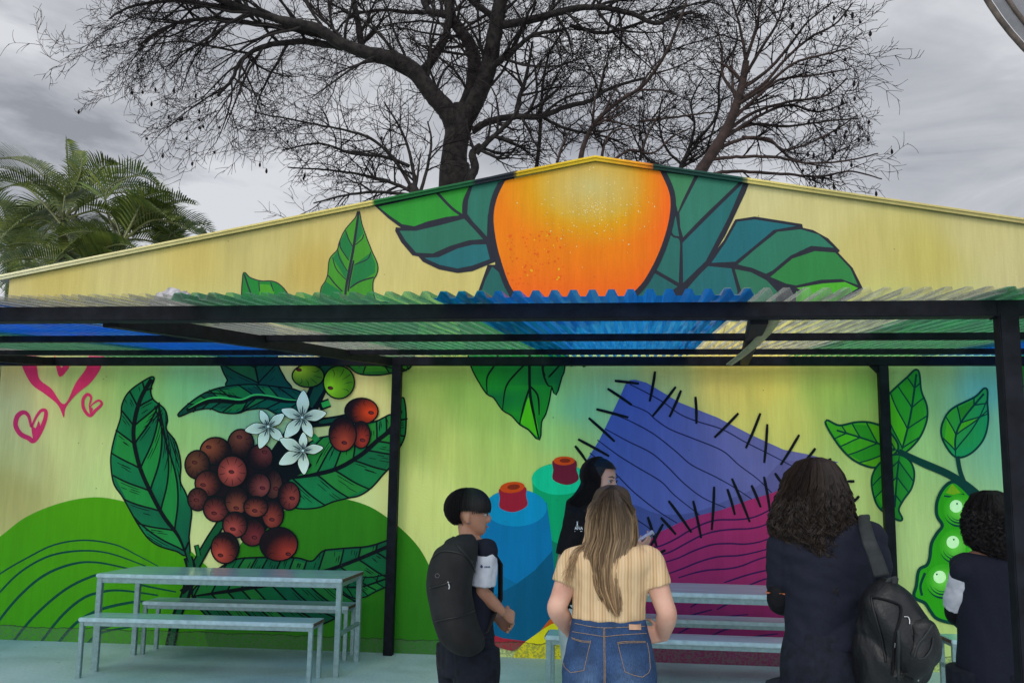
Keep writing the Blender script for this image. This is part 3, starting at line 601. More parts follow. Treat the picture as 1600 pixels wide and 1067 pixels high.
    poly(p, ((1137,342),(1180,350),(1222,372),(1250,402),(1240,450),(1160,450),(1153,395)), cu(46, 116, 86))
    for l, w in ((((1065,330),(1140,332),(1220,362),(1310,400)), 4.6),): p.stroke(zo(*l), w, INKU, 6, (1, 1))
    p.build('painted_leaf')
    p = Paint(70)
    OUT = [(555,80),(660,56),(765,33),(850,48),(920,62),(946,98),(965,150),(962,210),(942,280),(912,345),(876,395),(800,455),(720,480),(640,462),(585,430),(545,395),(516,320),(500,250),(497,190),(515,130)]
    Po = cat([Vector((a, b, 0)) for a, b in zo(*OUT)], 5, True)
    roofpx = lambda x: 250+(930-x)*.212 if x < 930 else 250+(x-930)*.1465
    def clip(P, m=0): return [(v.x, max(v.y, roofpx(v.x)+m)) for v in P]
    p.fill(clip(grow(Po, 8.5), 3), INKU, False)
    # colour of the fruit, sprayed from a pale top to a red-orange rim
    cx, cy = 918, 318; rings = 16; vs = [p._p(cx, cy)]; cs = []; n = len(Po)
    def oc(x, y):
        d1 = math.hypot((x-922)/92, (y-292)/62); d2 = min(1, max(0, (y-250)/220)); e = min(1, max(0, (x-960)/85))
        c = mixv(cu(190, 186, 112), cu(204, 164, 8), min(1, d1)); c = mixv(c, cu(226, 126, 6), min(1, max(0, d1-.8)/.8))
        return mixv(c, cu(236, 88, 24), min(1, max(0, (y-400)/75)*.8+e*e*.75))
    cs.append(oc(cx, cy)); fs = []
    for j in range(1, rings+1):
        for (x, y) in clip(Po, 3): px, py = lerp(cx, x, j/rings), lerp(cy, y, j/rings); vs.append(p._p(px, py)); cs.append(oc(px, py))
    for k in range(n): fs.append((0, 1+k, 1+(k+1) % n))
    for j in range(rings-1):
        for k in range(n): a = 1+j*n+k; b = 1+j*n+(k+1) % n; fs.append((a, a+n, b+n, b))
    if (vs[1]-vs[0]).cross(vs[2]-vs[0]).y > 0: fs = [f[::-1] for f in fs]
    p.m.add(vs, fs, cs); p.l += 1
    r = random.Random(3)
    for k in range(420):                 # sprayed specks
        a = r.uniform(0, 6.28); q = abs(r.gauss(0, .5)); x, y = 925+math.cos(a)*q*110, 325+math.sin(a)*q*75
        if k % 3 == 0: x, y = r.uniform(790, 880), r.uniform(360, 445)
        if not inside(Po, x, y) or y < roofpx(x)+6: continue
        cc = cu(214, 204, 130) if k % 3 else cu(220, 96, 20)
        if k % 7 == 1: cc = cu(226, 180, 20)
        s = r.uniform(.4, 1.3) if k % 9 else r.uniform(1.2, 2.4)
        p.ell(x, y, s, s*r.uniform(.7, 1), r.uniform(0, 3), lambda *_: cc, 1, 7); p.l -= .9
    p.build('painted_orange')
    # leaf U1, U2
    p = Paint(20); o1 = zu((1190,55),(1165,110),(1085,205),(1040,300),(1020,370),(960,440),(945,560),(925,620),(890,680),(885,800),(880,900),(1300,900),(1300,680),(1305,610),(1335,550),(1338,480),(1290,370),(1240,240),(1210,150))
    P = cat([Vector((a, b, 0)) for a, b in o1], 4, True); p.fill([(v.x, v.y) for v in grow(P, 1.7)], INKU, False); p.fill([(v.x, v.y) for v in P], cu(64, 148, 40), False)
    DGn = cu(28, 122, 60)
    for q in (((1085,212),(1140,335),(1112,450),(1040,335),(1040,300)), ((1190,70),(1228,232),(1155,325)), ((1022,370),(1100,540),(1088,600),(980,430)), ((1290,385),(1325,480),(1320,550),(1120,670),(1155,485)), ((925,620),(1050,700),(1060,800),(890,800),(890,690))): p.fill(zu(*q), DGn, False)
    for l, w in ((((1190,60),(1150,340),(1110,550),(1085,700),(1075,900)), 4), (((1150,450),(1120,600),(1105,700)), 3), (((1085,210),(1110,280),(1140,335)), 1.8), (((1040,300),(1045,350),(1110,450)), 1.8), (((1022,365),(1040,440),(1100,535)), 1.5), (((980,425),(1010,520),(1088,605)), 1.6), (((945,570),(1000,640),(1060,700)), 2.2), (((1230,240),(1215,280),(1155,330)), 1.7), (((1288,380),(1260,440),(1155,485)), 1.7), (((1312,585),(1200,620),(1120,672)), 2.4)): p.stroke(zu(*l), w, INKU, 5, (.8, .8))
    p.build('painted_leaf')
    p = Paint(20); o2 = zu((268,550),(310,590),(400,620),(480,620),(540,640),(600,700),(640,780),(660,900),(260,900),(250,780),(252,680),(258,610))
    P = cat([Vector((a, b, 0)) for a, b in o2], 4, True); p.fill([(v.x, v.y) for v in grow(P, 1.8)], INKU, False); p.fill([(v.x, v.y) for v in P], cu(30, 132, 50), False)
    p.fill(zu((390,640),(470,645),(510,700),(500,800),(390,800)), cu(70, 160, 40), False)
    for l, w in ((((268,560),(300,660),(330,740)), 2.6), (((385,620),(392,700)), 1.6), (((480,625),(505,700)), 1.6)): p.stroke(zu(*l), w, INKU, 5, (.8, .8))
    p.build('painted_leaf')
    # ---- bean plant on the right
    DI = cl(0, 52, 44); G1 = cl(52, 142, 28); G2 = cl(20, 136, 76)
    leaf(z8((440,50),(400,80),(345,130),(308,170),(296,230),(305,290),(345,340),(382,372),(440,320),(472,250),(474,190),(452,130)), z8((375,375),(412,230),(436,62)), G1, DI, 20, 3.2, 4, 38, 1.8, 3.2, 0, grad2=cl(22, 122, 40))
    leaf(z8((79,252),(130,270),(200,257),(260,260),(320,288),(360,355),(300,412),(262,428),(190,400),(130,340)), z8((370,368),(240,322),(120,285)), G1, DI, 40, 3.4, 4, 38, 1.8, 3, 0, grad2=cl(84, 146, 20))
    leaf(z8((350,385),(400,402),(423,450),(414,510),(380,560),(362,600),(376,638),(340,625),(290,588),(267,530),(264,470),(292,420)), z8((368,385),(358,480),(350,590)), cl(36, 130, 38), DI, 60, 3.2, 3, 38, 1.8, 3, 0)
    leaf(z8((711,122),(670,157),(582,202),(547,250),(539,300),(560,350),(597,388),(650,373),(698,320),(717,250),(714,180)), z8((592,392),(592,310),(622,240),(704,140)), G1, DI, 20, 3.2, 4, 38, 1.8, 3.2, 0, grad2=G2)
    p = Paint(82)
    p.stroke(z8((365,368),(450,410),(560,458),(640,508),(700,560),(760,620),(860,700)), 12, DI, 6, (.7, 1.2)); p.stroke(z8((598,388),(610,450),(632,505)), 7, DI, 6, (1, 1.3)); p.build('painted_stem')
    p = Paint(90)
    pod = z8((580,490),(545,515),(520,565),(518,620),(540,662),(518,695),(497,735),(490,790),(478,820),(447,840),(437,900),(428,945),(470,968),(492,1000),(522,1032),(600,1050),(660,1040),(720,960),(740,860),(745,760),(730,660),(700,590),(650,545),(615,510))
    P = cat([Vector((a, b, 0)) for a, b in pod], 5, True); p.fill([(v.x, v.y) for v in grow(P, 3.2)], DI, False); p.fill([(v.x, v.y) for v in grow(P, -2.0)], cl(40, 140, 14), False)
    p.fill(z8((578,497),(612,533),(580,540),(552,533)), cl(112, 150, 20), False)
    p.stroke(z8((545,545),(580,548),(625,538)), 2.6, DI, 5, (1, 1)); p.stroke(z8((470,850),(452,900),(458,940)), 4, DI, 5, (1, 1))
    for (bx, by, br_) in ((605,600,62),(592,742,66),(540,880,66),(610,980,60),(690,760,60)):
        X, Y = z8((bx, by))[0]; rr_ = br_*.3935
        p.ell(X, Y, rr_, rr_, 0, lambda q, a, px, py: mixv(cl(112, 190, 70), cl(44, 146, 16), min(1, q*1.15)), 4, 28)
        hx, hy = X-(12*.3935), Y-14*.3935
        p.ell(hx, hy, 9.8, 9.8, 0, lambda q, *_: cl(198, 228, 168), 1, 22); p.ell(hx+1.5*(1 if bx > 560 else -3), hy-4, 1.6, 1.6, 0, lambda *_: DI, 1, 8)
        for k, (ra, w) in enumerate(((.82, 2.6), (1.02, 3.2), (.66, 1.4))):
            p.stroke([(X+rr_*ra*math.cos(R(a)), Y+rr_*ra*math.sin(R(a))*(1.02)) for a in range(25+8*k, 175-10*k, 15)], w, DI, 3, (.1, .1))
    p.build('painted_pod')
    leaf([(1592,520),(1585,640),(1600,760),(1640,860),(1700,800),(1720,620),(1690,500)], [(1660,850),(1650,680),(1640,520)], cl(30, 124, 34), DI, 20, 3, 4, 45, 2, 3, 0)
mural()

# ------------------------------------------------------------------ pergola
PY0, PY1 = 3.85, 8.60
PZ0 = at(800, 474, PY0-.04).z; PZ1 = at(800, 571, PY1).z+.078
PS = (PZ1-PZ0)/(PY1-PY0); SKEW = .018
def pz(Y): return PZ0+PS*(Y-PY0)
def px_(X, Y): return X+SKEW*(Y-PY0)
def pergola():
    pg = empty('pergola', (0, PY1, 0)); tag(pg, 'black steel pergola roofed with blue, green and clear corrugated plastic, standing against the mural wall', 'pergola')
    off = Vector((0, -PY1, 0))
    def beam(name, p, q, w, h):
        m = MB(); m.beam(Vector(p)+off, Vector(q)+off, w, h, .003); return m.build(name, M_BLACK, pg)
    h0 = PZ0-at(800, 502, PY0+.03).z
    xa, xb = -9.6, 6.8
    beam('front_beam', (xa, PY0, PZ0-h0/2), (xb, PY0, PZ0-h0/2), .08, h0)
    beam('back_beam', (xa-.6, PY1, PZ1-.04), (xb+.2, PY1, PZ1-.04), .08, .078)
    for Y in (5.58, 7.28): beam('purlin', (xa, Y, pz(Y)-.022), (xb, Y, pz(Y)-.022), .04, .04)
    # rafters lie a little inside the beams' depth
    XLr = at(606, 566, PY1-.05).x; XRr = at(1163, 562, PY1-.05).x
    for X in (XLr, XRr, XLr-3.3, XLr-6.6):
        XF = at(1186, 505, PY0+.05).x if X == XRr else px_(X, PY0+.041)-SKEW*(PY1-PY0)
        beam('rafter', (XF, PY0+.042, pz(PY0)-.041), (X, PY1-.042, pz(PY1-.04)-.041), .07, .072)
    # posts
    def post(X, Y, top, w, brace=None):
        m = MB(); m.box((X-w/2, Y-w/2-PY1, 0), (X+w/2, Y+w/2-PY1, top), .004); m.box((X-w/2-.035, Y-w/2-.035-PY1, 0), (X+w/2+.035, Y+w/2+.03-PY1, .006), .002) if False else None
        o = m.build('post', M_BLACK, pg)
        if brace:
            b = MB(); b.add([(X-w/2, Y-.02-PY1, top-.001), (X-w/2-.07, Y-.02-PY1, top-.001), (X-w/2, Y-.02-PY1, top-.075), (X-w/2, Y+.02-PY1, top-.001), (X-w/2-.07, Y+.02-PY1, top-.001), (X-w/2, Y+.02-PY1, top-.075)],
                  [(0, 1, 2), (5, 4, 3), (1, 0, 3, 4), (2, 1, 4, 5), (0, 2, 5, 3)]); b.build('gusset', M_BLACK, o)
    X1 = (at(611.2, 585, PY1-.045).x+at(626.6, 585, PY1-.045).x)/2; X2 = at(1382.7, 610, PY1-.045).x
    post(X1, PY1-.0, PZ1-.079, .082); post(X2, PY1, PZ1-.079, .082, True)
    XN = at(1593, 500, PY0-.04).x-.036; post(XN, PY0-.005, PZ0-.02, .072)
    m = MB(); m.box((XN-.044, PY0-.044-PY1, PZ0-h0-.004), (XN-.037, PY0+.044-PY1, PZ0-.004), .002); m.build('weld_plate', M_BLACK, pg)
    # corrugated sheets
    cs = {'clear': sheet_mat('clear_plastic', (.92, .92, .88), tr=.84), 'green': sheet_mat('green_plastic', (.34, .74, .50), tr=.74), 'blue': sheet_mat('blue_plastic', (.02, .32, .95), tr=.54)}
    W = 1.07; Xb = at(1152, 458, 3.6).x; order = {0: 'blue', 1: 'clear', 2: 'green', 3: 'blue', 4: 'clear', -1: 'green', -2: 'clear', -3: 'blue', -4: 'green', -5: 'clear'}
    pitch = .0725; r = random.Random(5)
    for k in range(-9, 6):
        x1 = Xb+(k)*W+ .0; x0 = x1-W-.06; ys = np.linspace(3.60+r.uniform(-.01, .01), PY1+.05, 26)
        prof = []; n0 = int(math.floor(x0/pitch)); zoff = .0035*(abs(k) % 2)
        for j in range(n0, int(x1/pitch)+1):
            b = j*pitch
            prof += [(b+.000, 0), (b+.018, 0), (b+.030, .026), (b+.054, .026), (b+.0665, .0)]
        vs = []; fs = []
        for Y in ys:
            for (x, z) in prof: vs.append((px_(x, Y), Y-PY1, pz(Y)+.006+z+zoff+.002*math.sin(Y*2.1+x*3)))
        n = len(prof)
        for i in range(len(ys)-1):
            for j in range(n-1): a = i*n+j; fs.append((a, a+1, a+n+1, a+n))
        o = mesh_obj('roof_sheet', vs, fs, cs[('blue', 'clear', 'green')[k % 3]], pg)
    return pg
pergola()
def strip():
    M_ = simple('lit_beam_face', C(128, 124, 92, .55), .6, 0, .2, 30, .1, 90)  # pale colour stands in for light on the curved beam's face
    pts = cat([at(1209, 499, 4.05), at(1196, 520, 4.5), at(1178, 539, 5.1), at(1158, 556, 5.8), at(1139, 570, 6.6)], 8); m = MB(); vs = []
    o0 = pts[0].copy()
    for i, p in enumerate(pts):
        w = lerp(.030, .022, i/(len(pts)-1)); vs += [p-o0-Vector((w*.9, 0, 0)), p-o0+Vector((w*.9, 0, -.004)), p-o0+Vector((w*.9, 0, .002)), p-o0+Vector((-w*.9, 0, .006))]
    fs = [(i*4+k, i*4+(k+1) % 4, (i+1)*4+(k+1) % 4, (i+1)*4+k) for i in range(len(pts)-1) for k in range(4)]+[(3, 2, 1, 0), tuple(len(vs)-4+k for k in range(4))]
    o = mesh_obj('bent_strip', vs, fs, M_, None, True); o.location = o0
    tag(o, 'pale bent strip painted as the lit beam face under the pergola roof beside a rafter', 'strip')
strip()
def rag():
    r = random.Random(9); c = at(283, 452, 5.2); m = MB(); NU, NV = 26, 14
    for i in range(NU+1):
        for j in range(NV+1):
            u = i/NU*2-1; v = j/NV*2-1; q = max(0, 1-u*u*.98-v*v*.98)**.5
            nn = mnoise.noise(Vector((u*3.1, v*3, 1)))
            m.v.append((u*.13*(1+.1*nn), v*.12, q*.075*(1+.5*nn)+.002+.012*mnoise.noise(Vector((u*9, v*9, 4)))))
    m.f = [(i*(NV+1)+j, (i+1)*(NV+1)+j, (i+1)*(NV+1)+j+1, i*(NV+1)+j+1) for i in range(NU) for j in range(NV)]
    Y = 4.75; X = at(283, 452, Y).x; o = m.build('crumpled_bag', simple('grey_plastic_bag', (.42, .40, .42), .5, 0, .3, 25, .4, 70), None, True)
    o.location = (X, Y, pz(Y)+.033); o.scale = (1.25, 1.3, 1.9)
    o.location.z = at(283, 462, Y).z
    o.location.z = max(pz(Y)+.03, 0); tag(o, 'crumpled pale grey plastic bag lying on the pergola roof', 'bag')
rag()

# ------------------------------------------------------------------ tables and benches
def top_mat():
    m, t, b, o = mat('pale_table_top'); tc = N(t, 'ShaderNodeTexCoord'); mp = N(t, 'ShaderNodeMapping'); mp.inputs['Scale'].default_value = (.9, 5, 1); LK(t, tc.outputs['Object'], mp.inputs[0])
    n = N(t, 'ShaderNodeTexNoise', i_Scale=2.4, i_Detail=7.0, i_Roughness=.6); LK(t, mp.outputs[0], n.inputs['Vector'])
    r = ramp(t, n.outputs['Fac'], [(.3, (.42, .55, .57)), (.7, (.55, .68, .70))]); LK(t, r.outputs[0], b.inputs['Base Color'])
    b.inputs['Roughness'].default_value = .24; b.inputs['Specular IOR Level'].default_value = .5; b.inputs['Coat Weight'].default_value = .25; b.inputs['Coat Roughness'].default_value = .08
    return m
M_TOP = top_mat()
M_EDGE = simple('pale_steel_edge', (.46, .60, .64), .28, .25, .10, 20)
M_RUST = simple('rusty_end', (.12, .07, .04), .8, 0, .3, 60)
def furniture(name, L, D, H, lbl, cat_, group, braces=True):
    r = empty(name); tag(r, lbl, cat_, group)
    top = .026; m = MB(); m.box((.004, .004, H-top), (L-.004, D-.004, H), .004); tp = m.build('table_top' if 'table' in name else 'seat', M_TOP, r)
    e = MB(); e.box((0, -.012, H-top-.004), (L, .0035, H-.001), .006); e.box((0, D-.0035, H-top-.004), (L, D+.012, H-.001), .006); e.build('edge_strip', M_EDGE, tp)
    for x0 in (-.003, L-.002):
        k = MB(); k.box((x0, .004, H-top-.001), (x0+.005, D-.004, H-.004), .001); k.build('end_cap', M_RUST, tp)
    f = MB(); a = .045 if H > .6 else .035; zt = H-top-.001; i = .03
    f.box((i, .008, zt-a), (L-i, .030, zt), .002); f.box((i, D-.030, zt-a), (L-i, D-.008, zt), .002)
    f.box((i, .0305, zt-a), (i+.022, D-.0305, zt), .002); f.box((L-i-.022, .0305, zt-a), (L-i, D-.0305, zt), .002); f.build('frame', M_ALU, r)
    w = .042 if H > .6 else .034
    for lx in (.006, L-.006-w):
        for ly in (.002, D-.002-w):
            g_ = MB(); g_.box((lx, ly, 0), (lx+w, ly+w, zt-a*.0-.002), .003); g_.build('leg', M_ALU, r)
        if braces:
            g_ = MB(); zb = .30 if H > .6 else .22; g_.box((lx+.008, w+.003, zb), (lx+w-.008, D-w-.003, zb+.03), .002); g_.build('brace', M_ALU, r)
    return r
def place(o, x, y, rz): o.location = (x, y, 0); o.rotation_euler = (0, 0, rz); return o
t1 = place(furniture('steel_table', 2.02, .72, .75, 'long pale topped steel table standing in front of the red berries on the mural', 'table', 'steel tables with pale tops'), -4.21, 7.49, R(2.0))
b1 = place(furniture('steel_bench', 1.84, .30, .45, 'nearer pale bench in front of the left table', 'bench', 'steel benches with pale seats', False), -4.147, 7.17, R(2.2))
def dup(o, lbl, x, y, rz): c = copy_tree(o); c['label'] = lbl; place(c, x, y, rz); return c
dup(b1, 'pale bench between the left table and the wall, under the painted berries', at(221, 939, 8.2).x, 8.22, R(1.8))
TX = at(880, 920, 7.24).x
dup(t1, 'pale topped steel table in front of the painted magenta cloth, half hidden by people', TX, 7.24, R(-1.5))
dup(b1, 'nearer pale bench behind the woman in jeans, ends left of her', at(852, 980, 7.05).x, 7.02, R(-1.2)).scale = (1.12, 1, 1)
dup(b1, 'far pale bench between the middle table and the magenta part of the wall', at(905, 955, 8.1).x, 8.08, R(-1))
b5 = furniture('steel_bench', 1.84, .30, .45, 'pale bench half hidden by the person at the right edge, under the painted bean pod', 'bench', 'steel benches with pale seats', True)
place(b5, at(1464, 970, 7.72).x, 7.42, R(1))

# ------------------------------------------------------------------ bare trees
M_BARK = simple('dark_bark', (.026, .022, .020), .95, 0, .45, 9, .5, 60, .2, c2=(.009, .008, .008))
M_TWIG = simple('twigs', (.016, .012, .012), .95, 0, .2, 5, 0, 200, .1)
M_RBARK = simple('reddish_bark', (.034, .018, .014), .9, 0, .3, 9, .4, 60)
class Tree:
    def __init__(s, name, lbl, base, seed, bark, group='bare trees behind the mural building'):
        s.root = empty(name, base); tag(s.root, lbl, 'tree', group); s.o = Vector(base); s.r = random.Random(seed)
        s.limbs = MB(); s.tw = MB(); s.bark = bark; s.pods = MB(); s.tips = []
    def seg(s, m, pts, rad): 
        sg = 8 if rad[0] > .06 else (5 if rad[0] > .02 else 3)
        m.tube([p-s.o for p in pts], rad, sg)
    def limb(s, pxs, Y, r0, r1, name='limb', depth=0., kids=10, klen=2.0, klev=3, side=0, start=.15, mesh=None):
        """a limb traced in the photograph and stood at distance Y, leaning by depth metres"""
        pts = cat([at(x, y, Y+depth*i/max(1, len(pxs)-1)) for i, (x, y) in enumerate(pxs)], 6)
        pts = [p+Vector((0, s.r.gauss(0, .01), 0)) for p in pts]; n = len(pts)
        rad = [1.03*lerp(r0, r1, i/(n-1))*(1+s.r.uniform(-.06, .06)) for i in range(n)]
        if r0 > .07:
            m = MB(); s.seg(m, pts, rad); m.build(name, s.bark, s.root, True)
        else: s.seg(s.limbs, pts, rad)
        for k in range(int(kids*.8+.5)):
            t = s.r.uniform(start, 1); i = min(n-2, int(t*(n-1))); d = (pts[i+1]-pts[i]).normalized()
            sgn = side or s.r.choice((-1, 1))
            s.branch(pts[i], s.turn(d, s.r.uniform(25, 65)*sgn), klen*s.r.uniform(.55, 1.15), min(rad[i]*.6, .035), klev)
        return pts
    def turn(s, d, a):
        # mostly within the crown's plane, with some depth
        ax = Vector((s.r.gauss(0, .35), -1, s.r.gauss(0, .35))).normalized()
        return (Matrix.Rotation(R(a), 3, ax) @ d).normalized()
    def branch(s, p, d, L, r, lev):
        n = 7 if lev > 1 else 5; pts = [p.copy()]; rad = [r]; cur = p.copy(); dd = d.copy(); bend = s.r.gauss(0, 7)
        for i in range(n):
            ax = Vector((s.r.gauss(0, .3), -1, s.r.gauss(0, .3))).normalized()
            dd = (Matrix.Rotation(R(bend*.8+s.r.gauss(0, 7)), 3, ax) @ dd); dd.y *= .93; dd.normalize()
            cur = cur+dd*L/n; pts.append(cur.copy()); rad.append(max(r*(1-(i+1)/n*.72), .0036))
        s.seg(s.limbs if r > .018 else s.tw, pts, rad)
        if lev <= 0: s.tips.append(cur.copy()); return
        nk = {3: 4, 2: 5, 1: 4}[lev]; sg = s.r.choice((-1, 1))
        for k in range(nk):
            t = (k+s.r.uniform(.35, 1))/nk; i = min(n-1, max(0, int(t*n))); sg = -sg if s.r.random() < .8 else sg
            q = pts[i].lerp(pts[i+1], s.r.random()); d2 = (pts[i+1]-pts[i]).normalized()
            s.branch(q, s.turn(d2, sg*s.r.uniform(22, 52)), L*s.r.uniform(.36, .62), max(rad[i]*.58, .006), lev-1)
    def done(s, pods=0, pods_where=None):
        if s.limbs.v: s.limbs.build('limbs', s.bark, s.root, True)
        if s.tw.v: s.tw.build('twigs', M_TWIG, s.root)
        tips = [t for t in s.tips if not pods_where or pods_where(t)]
        for k in range(min(pods, len(tips))):
            t = s.r.choice(tips)-s.o
            for q in range(1):
                s.pods = MB()
                c = t+Vector((s.r.gauss(0, .05), s.r.gauss(0, .05), -s.r.uniform(.02, .16))); h = s.r.uniform(.03, .06)
                s.pods.tube([t, c+Vector((0, 0, h))], .003, 3); s.pods.tube([c+Vector((0, 0, h)), c+Vector((0, 0, h*.3)), c-Vector((0, 0, h*.4)), c-Vector((0, 0, h))], [.004, .022, .024, .006], 5); s.pods.build('seed_pod', M_TWIG, s.root)
TY = 18.0
def pr(px, Y): return px*Y/F_PX
def main_tree():
    b = at(708, 300, TY); T = Tree('bare_tree', 'largest bare dark tree, its thick trunk forking behind the left of the gable', (b.x, TY, 0), 11, M_BARK)
    m = MB(); tp = cat([Vector((b.x-.1, TY, 0)), Vector((b.x-.02, TY, 2.)), at(710, 300, TY), at(709, 262, TY), at(712, 225, TY), at(720, 190, TY), at(726, 168, TY)], 5)
    m.tube([p-T.o for p in tp], [lerp(.40, .25, min(1, i/18)) if i < 20 else .25 for i in range(len(tp))], 14); m.build('trunk', M_BARK, T.root, True)
    L = T.limb
    L([(712,205),(700,176),(676,148),(647,112),(615,92),(569,82),(525,64),(494,44),(437,31),(372,10),(330,-5)], TY, pr(17, TY), pr(4, TY), depth=-1.5, kids=26, klen=2.3)
    L([(535,74),(480,66),(437,68),(400,78),(375,98),(362,125),(340,150)], TY-.6, pr(6, TY), pr(2, TY), depth=-.8, kids=18, klen=1.9)
    L([(520,62),(470,48),(400,38),(340,30),(290,34),(250,48),(215,72)], TY-.7, pr(5.5, TY), pr(1.6, TY), depth=-1, kids=22, klen=1.7)
    L([(400,20),(330,8),(270,2),(210,10),(170,30)], TY-1.2, pr(4.5, TY), pr(1.4, TY), depth=-.6, kids=18, klen=1.4)
    L([(650,118),(668,104),(687,75),(698,50),(702,20),(700,-20)], TY, pr(9, TY), pr(5, TY), depth=.5, kids=9, klen=1.8)
    L([(720,180),(728,165),(739,130),(741,95),(734,70),(718,46),(704,24),(702,-20)], TY, pr(13, TY), pr(9, TY), depth=.7, kids=8, klen=2.0)
    L([(728,185),(742,160),(760,118),(770,70),(777,30),(786,-20)], TY, pr(15, TY), pr(11, TY), depth=-.6, kids=7, klen=2.2)
    L([(764,108),(785,92),(800,82),(828,58),(856,50),(884,47)], TY-.3, pr(6, TY), pr(2, TY), depth=-.6, kids=12, klen=1.8)
    L([(704,26),(690,22),(671,18),(661,-2),(655,-30)], TY+.4, pr(7, TY), pr(5, TY), depth=.4, kids=4, klen=1.8)
    L([(672,19),(640,20),(600,16),(560,22),(535,38),(522,62)], TY+.4, pr(4, TY), pr(1.5, TY), depth=.6, kids=12, klen=1.4)
    L([(738,205),(760,192),(800,183),(845,182),(882,168),(924,157),(950,140),(1006,122)], TY, pr(6.5, TY), pr(2, TY), depth=-1, kids=12, klen=1.4)
    L([(806,180),(812,150),(819,131),(826,100),(832,66)], TY-.2, pr(4.5, TY), pr(2, TY), kids=9, klen=1.5)
    L([(838,262),(843,220),(845,180),(849,124),(860,79),(880,50)], TY-.3, pr(3.5, TY), pr(1.5, TY), kids=10, klen=1.4)
    L([(785,40),(837,30),(882,17),(931,11),(980,20),(1025,37),(1050,26),(1085,20)], TY-.5, pr(7, TY), pr(1.8, TY), depth=-1, kids=17, klen=1.6)
    L([(890,40),(940,52),(990,40),(1040,20),(1090,5)], TY-.8, pr(3.5, TY), pr(1.3, TY), kids=14, klen=1.6)
    L([(776,30),(750,12),(735,0),(720,-20)], TY+.2, pr(6, TY), pr(4, TY), kids=4, klen=1.6)
    L([(845,182),(880,200),(915,208),(950,215),(980,228)], TY-.2, pr(3, TY), pr(1.2, TY), kids=10, klen=1.2)
    L([(566,80),(560,40),(552,0),(548,-30)], TY-.3, pr(6, TY), pr(4, TY), kids=8, klen=1.6)
    T.done(22, lambda t: wproj2(t)[0] < 340 and wproj2(t)[1] > 120)
def wproj2(p):
    v = Vector(p)-Vector((0, 0, EYE)); d = v.dot(_F); return 800+F_PX*v.dot(CR)/d, 533.5-F_PX*v.dot(CU)/d
main_tree()
